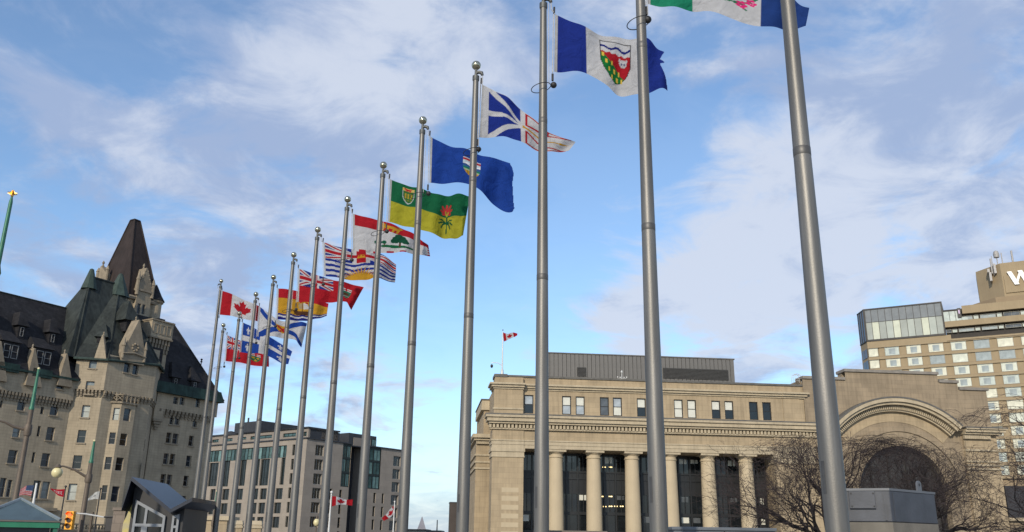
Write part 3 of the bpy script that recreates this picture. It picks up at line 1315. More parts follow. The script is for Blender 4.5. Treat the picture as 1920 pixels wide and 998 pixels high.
MB().box(S.u(1449, 760, .5) + 1.3, uR1 - .6, .42, 1.4, z_att - .3, z_uc0).build('attic_end_block', ST, sen)
for k, r in enumerate(rows):
    pm = [G_SKY, G_BLIND, G_BLIND, G_GREY, G_SKY, G_BLIND, G_GREY, G_BLIND, G_BLIND, G_BLIND, G_BLIND, G_DARK, G_DARK][k]
    lo = [G_DARK, G_SKY, G_SKY, G_GREY, G_BLIND, G_DARK, G_DARK, G_BLIND, G_BLIND, G_DARK, G_DARK, G_DARK, G_DARK][k]
    wn = window(sen, r, .62, FR_DK, pm, None, 'sash', .11)
    # lower sash has its own pane
    a, b, c, d = r
    MB().box(.1, b - a - .1, .035, .055, .10, (d - c) / 2 - .03).build('lower_pane', lo, wn)
# string mould and window surround lines
MB().box(uAl - .12, uAw, -.10, .2, zw0 + .35, zw0 + .55).box(uAw, uR1 - .2, .40, .6, zw0 - .26, zw0 - .06).build(
    'string_course', ST_TRIM, sen)
# upper cornice (steps outward), parapet and coping
uc = MB()
for (o0, za, zb) in ((.12, z_uc0, z_uc0 + .22), (.34, z_uc0 + .22, z_uc0 + .5), (.55, z_uc0 + .5, z_uc1)):
    uc.box(uAw - .2, uR1 + o0 * .5, .5 - o0, 2, za, zb)
    uc.box(uAl - o0, uAw + .02 + o0 * .3, -o0 - .004, 3, za, zb - .004)
    uc.box(S.u(1449, 760, .5) + 1.3 - .1, uR1 + o0, .42 - o0 - .006, 2.2, za, zb - .006)
uc.build('upper_cornice', ST_TRIM, sen)
pp = MB()
pp.box(uAl + .1, uAw, .1, 2.5, z_uc1, z_cop0 - .1)
pp.box(uAw, uR1 + .05, .6, 2.5, z_uc1, z_cop0)
pp.build('parapet', ST, sen)
cp = MB()
cp.box(uAl + 1.6, uR1 + .1, .45, 2.7, z_cop0 + .004, z_cop)
cp.box(uAl, uAl + 1.6, .0, 2.7, z_cop0 - .1, z_cop0 + .25)
cp.build('coping', LEAD, sen)

# main cornice with dentils, frieze, architrave
uC1 = S.u(1560, 800)
mc = MB()
h = z_cor1 - z_cor0
for (o0, a, b) in ((.55, 0.0, .22), (.8, .22, .62), (1.0, .62, .86)):
    mc.box(uL - o0 * .9, uC1, -o0, 1.5, z_cor0 + a * h, z_cor0 + b * h)
mc.build('main_cornice', ST_TRIM, sen)
MB().box(uL - .92, uC1, -1.02, 1.5, z_cor0 + .86 * h, z_cor0 + h).build('cornice_lead', LEAD, sen)
dn = MB()
nd = 96
for k in range(nd):
    a = uL - .45 + (uC1 - uL + .45) * k / nd
    dn.box(a, a + .28, -.34, .0, z_den - .02, z_cor0 - .04)
dn.build('dentils', ST_TRIM, sen, kind='stuff')
MB().box(uL - .35, uC1, -.24, .6, z_den - .18, z_den - .02).box(uL - .2, uC1, -.02, .6, z_cor0 - .04, z_cor0 + .004).build('bed_mould', ST_TRIM, sen)
fr = MB()
fr.box(uL - .03, uP1, -.03, 3.2, z_fr, z_den - .18)
fr.box(uP1, uR0, .10, 3.2, z_fr, z_den - .18)
fr.box(uR0, uC1, -.02, 3.2, z_fr, z_den - .18)
fr.build('frieze', ST, sen)
ar = MB()
for k, (o0, t) in enumerate(((.14, 1.0), (.06, .84), (.0, .42))):
    zt = z_arc + (z_fr - z_arc) * t
    zb = z_arc + (z_fr - z_arc) * (.84, .42, 0)[k]
    ar.box(uL - .05 - o0, uP1 + .02, -.06 - o0, 3.1, zb, zt)
    ar.box(uP1 + .02, uR0, .05 - o0, 3.1, zb, zt - .002)
    ar.box(uR0, S.u(1530, 850), -.04 - o0, 3.1, zb, zt - .004)
ar.build('architrave', ST_TRIM, sen)

# end piers with capitals
for (a, b, nm) in ((uL, uP1, 'pier'), (uR0, S.u(1530, 900), 'pier')):
    m = MB()
    m.box(a, b, 0, 3.4, 0, z_arc - .9)
    o = m.build(nm, ST, sen)
    m = MB()
    m.box(a - .16, b + .16, -.16, 3.4, z_arc - .42, z_arc - .004)
    m.box(a - .06, b + .06, -.06, 3.4, z_arc - .9, z_arc - .42)
    m.box(a - .1, b + .1, -.1, 3.4, z_arc - 1.06, z_arc - .9)
    m.build('pier_capital', ST_TRIM, o)
# ashlar courses that stand out on the end pier
zz = .2
uM0, uM1 = S.u(940, 950), S.u(972, 950)
ash = MB().box(0, uM1 - uM0, -.02, .05, 0, .55).mesh('ashlar_block')
ash.materials.append(ST_COL)
while zz < z_arc - 4.2:
    o = link(bpy.data.objects.new('ashlar_block', ash))
    o.parent = sen
    o.location = (uM0, 0, zz)
    zz += .98

# columns
def column_mesh(zt):
    r0, r1 = .96, .82
    m = MB()
    prof = [(r0 + .32, .05), (r0 + .34, .35), (r0 + .22, .5), (r0 + .08, .62), (r0, .8)]
    for k in range(1, 9):
        t = k / 8
        prof.append((r0 - (r0 - r1) * t ** 1.6, .8 + (zt - 1.75) * t))
    zc = .8 + zt - 1.75
    prof += [(r1 + .09, zc + .04), (r1 + .09, zc + .14), (r1 + .01, zc + .17), (r1 + .01, zc + .42), (r1 + .26, zc + .68)]
    m.lathe(prof, seg=36)
    return m, zc + .68


cols = [1042, 1113, 1184.5, 1255, 1326.5, 1397.5]
cm, zc = column_mesh(z_arc)
cme = cm.mesh('column', True)
cme.materials.append(ST_COL)
cme.set_sharp_from_angle(angle=rad(35))
ab = MB().box(-1.12, 1.12, -1.12, 1.12, zc, z_arc - .003).mesh('abacus')
ab.materials.append(ST_TRIM)
uc_list = []
for x in cols:
    u = S.u(x, 860, 1.2)
    uc_list.append(u)
    o = link(bpy.data.objects.new('column', cme))
    o.parent = sen
    o.location = (u, 1.25, 0)
    q = link(bpy.data.objects.new('abacus', ab))
    q.parent = o

# dark glazed wall behind the columns, one bay between each pair
edges = [uP1] + uc_list + [uR0]
VB = 3.4
LIT = mat('lit ceiling lamp', (.9, .8, .5), .5, emit=((1.0, .72, .30), 2.2))
LITW = mat('white ceiling lamp', (.9, .9, .8), .5, emit=((1.0, .95, .8), 1.0))
fz = lambda y: zS(1113, y, VB)
for k in range(len(edges) - 1):
    a, b = edges[k], edges[k + 1]
    m = MB()
    zs = [0, fz(996), fz(966), fz(927), fz(898), fz(886), fz(856), z_arc - .004]
    # solid bands
    m.box(a, b, VB - .02, VB + .4, zs[2] - .0, zs[2] + .35)
    for (q0, q1) in ((zs[3] + .0, zs[4]), (zs[4], zs[5]), (zs[6], zs[7])):
        m.box(a, b, VB + .06, VB + .4, q0, q1)
    m.box(a, b, VB - .05, VB + .3, zs[4] - .12, zs[4] + .12)
    m.box(a, b, VB - .06, VB + .3, zs[5] - .1, zs[5] + .1)
    m.box(a, b, VB - .04, VB + .4, 0, zs[1] - .4)
    m.box(a, b, VB - .06, VB + .3, zs[1] - .4, zs[1])
    wd = b - a
    ml = [.06, .36, .66, .96]
    for q in ml:
        m.box(a + wd * q - .09, a + wd * q + .09, VB - .1, VB + .3, zs[1], zs[7])
    for q in (.21, .51, .81):
        m.box(a + wd * q - .035, a + wd * q + .035, VB + .0, VB + .3, zs[2] + .35, zs[6])
    bay = m.build('curtain_wall', DARKWALL, sen)
    for (q0, q1) in ((zs[2] + .35, zs[3]), (zs[5], zs[6]), (zs[1], zs[2])):
        for s in range(3):
            ua, ub = a + wd * ml[s] + .09, a + wd * ml[s + 1] - .09
            MB().box(ua, ub, VB + .14, VB + .18, q0, q1).build('pane', G_DARK, bay)
            rv = random.Random(k * 31 + s * 7 + int(q0 * 3))
            if rv.random() < .38:
                MB().box(ua + .1, ub - .25, VB + .11, VB + .135, q1 - (.55 + .3 * rv.random()), q1 - .1).build(
                    'blind', G_BLIND if rv.random() < .6 else G_GREY, bay)
    if k == 2:
        for (xx, yy) in ((1128, 931), (1142, 931), (1131, 950), (1142, 949.5), (1152, 949.5), (1163, 949.5), (1130, 876), (1142, 876), (1140, 892), (1150, 892.5), (1168, 893)):
            u, zq = S.p(xx, yy, VB)
            MB().box(u, u + .42, VB + .10, VB + .13, zq - .06, zq + .06).build('ceiling_lamp', LIT if yy < 935 or yy > 948 and xx > 1125 and yy != 892 else LITW, bay)
MB().box(uP1 - .5, uR0 + .5, VB + .5, 24, 0, z_arc).box(uP1, uR0, 0.0, VB + .6, -.2, .05).build('inner_core', DARKWALL, sen)

# lower set-back wing on the left
VL = 7.0
lw = MB()
la, lb = S.u(891, 900, VL), uL + .4
zl = {q: S.z(905, q, VL) for q in (748, 760, 773, 815, 822, 833, 855, 868, 880)}
lw.box(la, lb + 3, VL, VL + 14, 0, zl[822] - .0)
lw.box(la + .9, lb + 3, VL + .3, VL + 14, zl[815], zl[760])
lw.build('side_wing_wall', ST, sen)
m = MB()
m.box(la + .6, lb, VL + .1, VL + 12, zl[760], zl[748] - .12)
m.box(la + .55, lb, VL + .0, VL + 12, zl[773] + .3, zl[760] - .006)
m.box(la - .5, lb, VL - .9, VL + 12, zl[822], zl[815])
m.box(la - .3, lb, VL - .6, VL + 12, zl[822] - .3, zl[822] - .006)
for q in (855, 868, 880):
    m.box(la - .15, lb, VL - .14, VL + 12, zl[q], zl[q] + .22)
m.build('side_wing_cornice', ST_TRIM, sen)
MB().box(la + .5, lb, VL - .05, VL + 12, zl[748] - .12, zl[748]).build('side_wing_coping', LEAD, sen)
m = MB()
for k in range(12):
    a = la + (lb - la) * k / 12
    m.box(a, a + .2, VL - .35, VL, zl[833], zl[833] + .5)
m.build('side_wing_dentils', ST_TRIM, sen, kind='stuff')

# metal-clad penthouse on the roof
VP = 9.0
PANEL = mat('ribbed grey metal panel', (.155, .148, .138), .55, .35, .12, .8, streak=.1)
pz0, pz1 = z_cop - 1.5, S.z(1040, 661, VP)
pu0, pu1 = S.u(1023, 690, VP), S.u(1376.5, 690, VP)
lou = S.rect(1243, 1365, 692, 711.5, VP)
sl = S.rect(1082, 1099, 689, 706, VP)
MB().box(pu0, pu1, VP + .1, VP + 9, pz0, pz1 - .15).build('penthouse_core', PANEL, sen)
n = 46
pw = (pu1 - pu0) / n
pm = MB().box(.03, pw - .03, -.05, .1, 0, pz1 - pz0 - .15)
pm = pm.mesh('panel')
pm.materials.append(PANEL)
for k in range(n):
    o = link(bpy.data.objects.new('panel', pm))
    o.parent = sen
    o.location = (pu0 + k * pw, VP + (.0 if k % 2 else .02), pz0)
MB().box(pu0 - .1, pu1 + .1, VP - .12, VP + 9.1, pz1 - .15, pz1).build('penthouse_cap', LEAD, sen)
LOUV = mat('dark louvre', (.05, .049, .047), .6, .3, .2, 3)
for r in (lou, sl):
    m = MB().box(r[0], r[1], VP - .09, VP - .06, r[2], r[3])
    nn = int((r[3] - r[2]) / .16)
    for q in range(nn):
        zq = r[2] + (r[3] - r[2]) * q / nn
        m.box(r[0], r[1], VP - .15, VP - .09, zq, zq + .07)
    m.build('louvre', LOUV, sen)
# rooftop bits: spotlight cluster, camera arm, hoop ladder
TRIMW = mat('galvanised pipe', (.55, .55, .53), .5, .3, .1, 5)
m = MB()
u, zq = S.p(1166, 710, 3.0)
m.tube([(u, 3, zq - .4), (u, 3, zq + 1.0)], .05, 8).sphere((u, 3, zq + .85), .14, 10, 6, 1.5)
for q in (-.55, -.2, .3, .62):
    m.tube([(u, 3, zq + .05), (u + q, 3, zq + .0)], .03, 6).sphere((u + q, 3, zq + .1 + abs(q) * .1), .1, 8, 6)
m.build('roof_lights', TRIMW, sen)
m = MB()
u, zq = S.p(1495, 713, 1.0)
for dv in (0, .5):
    pts = [(u - .55, 1 + dv, zq - .4)] + [(u + .55 * math.cos(math.pi - math.pi * q / 10), 1 + dv, zq + .35 + .45 * math.sin(math.pi * q / 10)) for q in range(11)] + [(u + .55, 1 + dv, zq - .4)]
    m.tube(pts, .03, 6)
for q in (-.25, .25):
    m.tube([(u + q, 1, zq - .3), (u + q, 1, zq + .8)], .025, 6)
u2 = S.u(1535, 716, 1.0)
for dz in (.25, -.05):
    m.tube([(u, 1.2, zq + dz), (u2, 1.2, zq + dz)], .035, 6)
m.build('roof_ladder', TRIMW, sen)

# ---- wing with the great arch
VA = .35
def circle3(p1, p2, p3):
    ax, ay = p1; bx, by = p2; cx, cy = p3
    d = 2 * (ax * (by - cy) + bx * (cy - ay) + cx * (ay - by))
    ux = ((ax * ax + ay * ay) * (by - cy) + (bx * bx + by * by) * (cy - ay) + (cx * cx + cy * cy) * (ay - by)) / d
    uy = ((ax * ax + ay * ay) * (cx - bx) + (bx * bx + by * by) * (ax - cx) + (cx * cx + cy * cy) * (bx - ax)) / d
    return (ux, uy), math.hypot(ax - ux, ay - uy)


cA, rA = circle3(S.p(1575, 786, -1), S.p(1677, 747, -1), S.p(1790, 790, -1))
cWn, rWn = circle3(S.p(1613, 912, VA), S.p(1690, 836, VA), S.p(1781, 940, VA))
uA0, uA1 = uR1 - .02, S.u(1853, 760, VA)
steps = [(uA0, zS(1560, 707, VA)), (S.u(1584, 700, VA), zS(1670, 695, VA)), (S.u(1757, 705, VA), zS(1775, 713, VA)),
         (S.u(1795, 720, VA), zS(1823, 727, VA))]


def top_at(u):
    zt = steps[0][1]
    for (a, b) in steps:
        if u >= a - 1e-6:
            zt = b
    return zt


us = sorted(set([uA0, uA1] + [s[0] for s in steps[1:]] + [cWn[0] - rWn, cWn[0] + rWn] +
                [cWn[0] + rWn * math.cos(math.pi * k / 36) for k in range(37)]))
us = [u for u in us if uA0 <= u <= uA1]
m = MB()
for a, b in zip(us[:-1], us[1:]):
    mid = (a + b) / 2
    zt = top_at(mid)

    def zb(u):
        q = rWn * rWn - (u - cWn[0]) ** 2
        if abs(mid - cWn[0]) > rWn:
            return 0.0
        return cWn[1] + math.sqrt(max(q, 0))
    m.quad((a, VA, zb(a)), (b, VA, zb(b)), (b, VA, zt - .35), (a, VA, zt - .35))
    if abs(mid - cWn[0]) < rWn:
        m.quad((a, VA, zb(a)), (a, VA + 1.1, zb(a)), (b, VA + 1.1, zb(b)), (b, VA, zb(b)))
for sgn in (-1, 1):
    u = cWn[0] + sgn * rWn
    m.quad((u, VA, 0), (u, VA + 1.1, 0), (u, VA + 1.1, cWn[1]), (u, VA, cWn[1]))
m.box(uA0, uA1, VA + 1.6, VA + 22, 0, steps[0][1] - .4)
m.quad((uA1, VA, 0), (uA1, VA + 1.7, 0), (uA1, VA + 1.7, steps[-1][1] - .4), (uA1, VA, steps[-1][1] - .4))
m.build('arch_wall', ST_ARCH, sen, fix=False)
m = MB()
ends = [s[0] for s in steps[1:]] + [uA1 + .15]
for k, (a, zt) in enumerate(steps):
    m.box(a - (.12 if k == 1 else -.12 if k else 0), ends[k] + (.12 if k else -.12), VA - .2, VA + 2.2, zt - .35, zt)
m.build('stepped_coping', mat('stone coping', (.22, .20, .175), .8, 0, .25, 1.2), sen)
# projecting parapet backs behind the steps
m = MB()
for k, (a, zt) in enumerate(steps):
    m.box(a, ends[k] - .15, VA + .9, VA + 2, steps[0][1] - 3, zt - .352)
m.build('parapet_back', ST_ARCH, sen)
# arched cornice
a_l = math.pi - math.asin(max(-1, min(1, (zS(1560, 795, -1) - cA[1]) / rA)))
a_r = math.asin(max(-1, min(1, (zS(1812, 801, -1) - cA[1]) / rA)))
th = .95
m = MB()
m.arc_band(cA, rA - th * .45, rA, -1.25, VA + .3, a_r, a_l, 56)
m.arc_band(cA, rA - th * .8, rA - th * .45 - .003, -.95, VA + .3, a_r, a_l, 56)
m.build('arched_cornice', ST_TRIM, sen)
MB().arc_band(cA, rA + .003, rA + .2, -1.3, VA + .3, a_r, a_l, 56).build('arched_cornice_lead', LEAD, sen)
m = MB()
for k in range(64):
    a = a_r + (a_l - a_r) * (k + .2) / 64
    m.arc_band(cA, rA - th * .8 - .55, rA - th * .8 - .01, -.45, VA + .1, a, a + (a_l - a_r) / 64 * .55, 1)
m.build('arch_dentils', ST_TRIM, sen, kind='stuff')
m = MB()
m.arc_band(cA, rA - th * .8 - .75, rA - th * .8 - .56, -.2, VA + .1, a_r, a_l, 56)
m.build('arch_bed_mould', ST_TRIM, sen)
m = MB()
for (dr, o0) in ((2.5, .22), (1.7, .14), (.95, .08)):
    m.arc_band(cWn, rWn + dr - .75, rWn + dr - .02 * dr, VA - o0, VA + .02, rad(-6), rad(186), 48)
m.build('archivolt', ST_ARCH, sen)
# pale tympanum face between cornice and archivolt
m = MB()
m.arc_band(cA, rA - th * .8 - 2.0, rA - th * .8 - .76, VA - .06, VA + .01, a_r, a_l, 48)
m.build('arch_face', ST, sen)
# flat cornice returning to the right, with pier under it
uf0, uf1 = S.u(1811, 805, -1), S.u(1888, 805, -1)
zf1, zf0 = zS(1840, 801.5, -1), zS(1840, 814, -1)
hh = zf1 - zf0
m = MB()
for (o0, a, b) in ((.7, 0, .3), (1.0, .3, .7), (1.2, .7, .86)):
    m.box(uf0, uf1 - (1.2 - o0), -o0, VA + 6, zf0 + a * hh, zf0 + b * hh)
m.build('flat_cornice', ST_TRIM, sen)
MB().box(uf0 - .1, uf1 + .05, -1.22, VA + 6, zf0 + .86 * hh, zf0 + hh + .05).build('flat_cornice_lead', LEAD, sen)
m = MB()
for k in range(14):
    a = uf0 + .1 + (uf1 - uf0 - 2.0) * k / 14
    m.box(a, a + .22, -.42, .0, zf0 - .55, zf0 - .02)
m.build('flat_cornice_dentils', ST_TRIM, sen, kind='stuff')
up0, up1 = S.u(1818, 900, -.02), S.u(1880, 900, -.02)
m = MB().box(up0, up1 - .0, -.02, VA + 7, 0, zf0 - .003)
pr = m.build('arch_pier', ST, sen)
m = MB()
for y in (845, 866, 873, 880):
    zq = zS(1845, y, -.05)
    m.box(up0 - .05, up1 + .22, -.2, VA + 6, zq - .1, zq + .12)
m.build('pier_mouldings', ST_TRIM, pr)
m = MB().box(uA0, S.u(1612, 900, VA) - 2.6, VA - .16, VA, 0, zS(1545, 870))
m.build('arch_pier', ST, sen)
# the dark fan window inside the arch
m = MB()
GW = VA + 1.0
FW = mat('dark arch glazing bars', (.02, .019, .018), .6, 0, .2, 3)
fan = MB()
pts = [(cWn[0] + rWn * math.cos(math.pi * k / 40), cWn[1] + rWn * math.sin(math.pi * k / 40)) for k in range(41)]
fan.prism([(cWn[0] - rWn, 0)] + [(cWn[0] + rWn, 0)] + pts, GW + .12, GW + .2)
ARCHGL = mat('dull brown arch glass', (.038, .034, .030), .35, 0, .3, .6)
fw = MB()
fw.arc_band(cWn, rWn - .3, rWn, GW - .05, GW + .1, 0, math.pi, 40)
for q in (-.62, -.2, .2, .62):
    u = cWn[0] + q * rWn
    fw.box(u - .12, u + .12, GW - .03, GW + .1, 0, cWn[1] + rWn * math.sqrt(1 - q * q) - .2)
for zq in (cWn[1] - 2.5, cWn[1] + .2):
    fw.box(cWn[0] - rWn, cWn[0] + rWn, GW - .02, GW + .09, zq - .1, zq + .1)
fo = fw.build('arch_window', FW, sen)
fan.build('arch_pane', ARCHGL, fo)

# ---- flagpole on the roof with its flag and a camera on a bracket
Wf = S.w(S.u(941.5, 700, 1.0), 1.0, 0)
zf = z_cop
zt = at_dist(940, 619, math.hypot(Wf.x, Wf.y)).z
r = empty('roof_flagpole', (Wf.x, Wf.y, zf), 0, 'thin white flagpole on the roof of the columned building', 'flagpole')
MB().lathe([(.2, 0), (.16, .7), (.09, .8), (.05, zt - zf - .2)], seg=12).build('shaft', TRIMW, r, smooth=True)
MB().sphere((0, 0, zt - zf), .09, 10, 8).build('ball', BALL, r, smooth=True)
m = MB().tube([(0, 0, 1.2), (-.5, 0, 1.55), (-1.2, 0, 1.6), (-1.32, 0, 1.5)], .045, 7)
m.build('camera_arm', TRIMW, r)
MB().sphere((-1.3, 0, 1.15), .17, 12, 8, 1.4).build('dome_camera', DARKHW, r, smooth=True)
make_flag('flag', 'canada', [(0, 942.5, 623), (.4, 952, 626), (.7, 960, 623.5), (1, 970, 625.5)],
          [(0, 944.5, 641), (.4, 953.5, 637), (.7, 962, 633), (1, 970, 629.5)], Wf.y,
          'small maple leaf flag flying above the columned building', 'small flags', nu=60, nv=30)

# ------------------------------------------------------------------ tall hotel block on the right
CON = mat('tan concrete', (.32, .25, .155), .9, 0, .08, .4, .08, 6, streak=.08)
CON2 = mat('tan concrete edge', (.27, .205, .13), .9, 0, .1, .6)
G_BRIGHT = [glass('pale glare and curtain pane %d' % k, c, .14, .6, .22, 1.1) for k, c in
            enumerate(((.60, .62, .52), (.48, .53, .48), (.64, .63, .50), (.30, .34, .34)))]  # pale base colours hold reflected sky glare as well as curtains
FR_AL = mat('grey aluminium frame', (.20, .20, .18), .5, .5, .1, 4)
FR_BLACK = mat('black steel frame', (.012, .012, .013), .45, .3, .2, 4)
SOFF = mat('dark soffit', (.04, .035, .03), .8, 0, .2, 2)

Wo = at_dist(1668, 1022, 226)
WF = Frame((Wo.x, Wo.y), rad(-28.5))
hot = WF.empty('hotel_tower', 'tall tan concrete hotel with rows of pale windows and glass penthouse', 'building')
zr1 = WF.z(1661, 667.5)          # sill of the top ordinary row
zr1t = WF.z(1661, 651.0)
pitch = (WF.z(1896, 646.2) - WF.z(1896, 693.2)) / 2
ub = WF.u(1659, 660)
bay = (WF.u(1870, 642) - ub) / 5.0
ww = WF.u(1686, 657) - ub
zBand = WF.z(1640, 640)         # top of wall under glass box
uEnd = WF.u(2010, 800)
nrow = 11
ncol = int((uEnd - ub) / bay) + 1
# floor bands (proud), piers (set back) and windows
for k in range(nrow):
    zs = zr1 - pitch * k
    ztop = zs - (pitch - (zr1t - zr1)) + .0
    MB().box(-.0, uEnd, 0, .6, ztop, zs - .16).build('floor_band', CON, hot)
    MB().box(-.0, uEnd, .05, .6, zs - .16, zs - .004).build('sill_ledge', CON2, hot)
    for c in range(-1, ncol):
        u0 = ub + bay * c + ww
        u1 = u0 + bay - ww
        if c == -1:
            u0, u1 = WF.u(1647.5, 660), ub
        if u1 > uEnd:
            continue
        MB().box(u0 + .004, u1 - .004, .32, .6, zs, zr1t - pitch * k - .004).build('pier', CON, hot)
    for c in range(-1, ncol):
        if c == -1:
            r = (.06, WF.u(1646.5, 660), zs, zr1t - pitch * k)
        else:
            r = (ub + bay * c, ub + bay * c + ww, zs, zr1t - pitch * k)
        if r[1] > uEnd:
            continue
        rv = random.Random(k * 17 + c * 5)
        wn = window(hot, (r[0], r[1], r[2] + .03, r[3] - .004), .06, FR_AL, G_BRIGHT[rv.choice((0, 0, 1, 2, 2, 3, 1))], None, 'plain', .06, .3)
        if rv.random() < .55 and c >= 0:
            w_ = r[1] - r[0]
            MB().box(w_ * .28, w_ * .72, .18, .2, .3, (r[3] - r[2]) * .8).build('curtain', G_BRIGHT[3], wn)
MB().box(.3, uEnd, .62, 20, 0, zr1t - .01).build('tower_core', CON2, hot)
# plain band over the rows
uS = WF.u(1700, 620)
m = MB()
m.box(0, WF.u(1768, 600) + 1.2, 0, 8, zr1t, zBand)
m.box(WF.u(1768, 600) + 1.2, uEnd, .0, 8, zr1t, WF.z(1800, 634))
m.build('upper_wall', CON, hot)
# chamfered corner face with its dark windows
A_ = rad(-28.5) + rad(0)
cu = 4.2
dv = 4.2
m = MB()
pl = [(0, .0), (0, 8), (-cu * .55, 8), (-cu * .55, dv)]
zc1 = zBand
m.column([(0, 0), (-.0, 9), (-cu * .48, 9), (-cu * .48, dv)], 0, zc1)
m.build('corner_wall', CON, hot)
cw_n = Vector((-cu * .48, dv, 0))
GL_NAVY = glass('navy pane', (.03, .045, .07), .08, .6, .5)
for k in range(4):
    zs = zr1 - pitch * k
    a, b = Vector((-.12, .10, 0)), Vector((-cu * .43, dv * .9, 0))
    nn = Vector((-dv, -cu * .48, 0)).normalized() * .06
    m = MB()
    for (s0, s1) in ((.04, .48), (.52, .96)):
        p0, p1 = a.lerp(b, s0) + nn, a.lerp(b, s1) + nn
        m.quad((p0.x, p0.y, zs), (p1.x, p1.y, zs), (p1.x, p1.y, zs + zr1t - zr1), (p0.x, p0.y, zs + zr1t - zr1))
    m.build('corner_window', GL_NAVY, hot)
# glass penthouse
zg0, zg1 = zBand, WF.z(1623, 580)
ug1 = WF.u(1769, 600)
n = 11
pwid = ug1 / n
zmid = zg0 + (zg1 - zg0) * .58
fr = MB()
fr.box(-.05, ug1 + .1, -.15, .3, zg0, zg0 + .45).box(-.05, ug1 + .1, -.18, 10, zg1 - .28, zg1)
fr.box(-.1, .25, -.16, .3, zg0 + .45, zg1 - .28).box(ug1 - .2, ug1 + .12, -.16, .3, zg0 + .45, zg1 - .28)
fr.box(ug1 - .15, ug1 + .1, .3, 10, zg1 - .3, zg1 - .004).box(ug1 - .1, ug1 + .1, 4, 4.3, zg0, zg1 - .3)
for k in range(1, n):
    fr.box(k * pwid - .05, k * pwid + .05, -.04, .2, zg0 + .45, zg1 - .28)
fr.box(.25, ug1 - .2, -.03, .2, zmid - .05, zmid + .05)
pf = fr.build('penthouse_frame', FR_BLACK, hot)
G_PH = [glass('penthouse pane %d' % k, c, .1, .6, .12, .5) for k, c in enumerate(((.33, .35, .31), (.56, .58, .46), (.40, .43, .38)))]
G_PHT = glass('penthouse upper pane', (.20, .215, .22), .08, .6, .18, .7)
for k in range(n):
    a, b = k * pwid + .05, (k + 1) * pwid - .05
    MB().box(a, b, .02, .06, zmid + .05, zg1 - .28).build('upper_pane', G_PHT, pf)
    MB().box(a, b, .03, .07, zg0 + .45, zmid - .05).build('pane', G_PH[(0, 1, 0, 2, 1, 0, 2, 0, 1, 2, 0)[k]], pf)
cb = Vector((-cu * .48, dv))
m = MB()
m.quad((-.08, 0, zg0), (-.08, 0, zg1), (cb.x, cb.y, zg1), (cb.x, cb.y, zg0))
m.quad((cb.x, cb.y, zg0), (cb.x, cb.y, zg1), (cb.x, 9, zg1), (cb.x, 9, zg0))
m.build('side_glazing', GL_NAVY, pf)
m = MB()
for t in (0.02, .35, .68, .985):
    p = Vector((-.08, 0)).lerp(cb, t)
    m.box(p.x - .09, p.x + .05, p.y - .12, p.y + .02, zg0, zg1)
for zq in (zg0, zg1 - .3):
    m.tube([(-.05, -.03, zq + .15), (cb.x, cb.y - .03, zq + .15)], .17, 6)
m.build('side_frame', FR_BLACK, pf)
MB().box(0.1, ug1 - .1, .8, 9.5, zg0, zg0 + .1).box(.5, ug1 - .5, 5, 5.2, zg0 + .1, zg1 - .4).build('penthouse_inside', CON2, hot)
# stepped-back top floors with strip windows
u2 = ug1 + .12
z2 = [WF.z(1780, q) for q in (633, 617.5, 611, 608)]
zA1, zA0 = WF.z(1850, 613), WF.z(1850, 622)
bands = []
for (yt, yb, xref) in ((577, 592, 1810), (602.5, 614, 1800), (623, 634, 1800)):
    bands.append((WF.z(xref, yb), WF.z(xref, yt)))
uTop = WF.u(1804, 585)
MB().box(uTop, uEnd, -.55, 9, WF.z(1860, 584), WF.z(1860, 569)).build('roof_band', CON, hot)
MB().box(u2 + .05, uEnd, -.5, 3, WF.z(1860, 607), WF.z(1860, 596)).build('balcony_band', CON, hot)
zt3 = WF.z(1860, 627)
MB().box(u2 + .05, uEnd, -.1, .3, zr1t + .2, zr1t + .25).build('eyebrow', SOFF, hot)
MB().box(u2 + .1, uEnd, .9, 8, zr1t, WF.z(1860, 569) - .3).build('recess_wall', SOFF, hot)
for (yb, yt) in ((595, 585), (617, 608)):
    zb_, zt_ = WF.z(1860, yb), WF.z(1860, yt)
    c = -3
    while True:
        a = ub + bay * c + bay * 3.4
        c += 1
        if a + bay > uEnd:
            break
        if a + bay * .72 < u2 + .8:
            continue
        window(hot, (max(a + .2, u2 + .2), a + bay * .72, zb_, zt_ - .3), .3, FR_AL, G_BRIGHT[3] if c % 3 else G_GREY, None, 'two', .06, .3)
        window(hot, (a + bay * .76, a + bay - .1, zb_, zt_ - .3), .3, FR_AL, G_BRIGHT[1], None, 'plain', .06, .3)
# glass balustrade next to the penthouse, small dark sign
gb = MB()
for q in range(4):
    a = u2 + (uTop - u2 + 1.0) * q / 4
    gb.box(a + .05, a + (uTop - u2 + 1.0) / 4 - .05, -.48, -.44, WF.z(1790, 605), WF.z(1790, 597))
    if q < 3:
        gb.box(a + .05, a + (uTop - u2 + 1.0) / 4 - .05, -.3, -.26, WF.z(1790, 597), WF.z(1790, 584))
gb.build('glass_balustrade', G_BRIGHT[1], hot)
r = WF.rect(1795, 1802, 578, 596, -.6)
sg = MB().box(r[0], r[1], -.75, -.5, r[2], r[3]).build('roof_sign', FR_BLACK, hot)
MB().box(r[0] + .25, r[1] - .25, -.77, -.751, r[3] - 1.35, r[3] - .45).build('sign_face', mat('lilac sign face', (.55, .42, .62), .5, 0, .1, 5), sg)
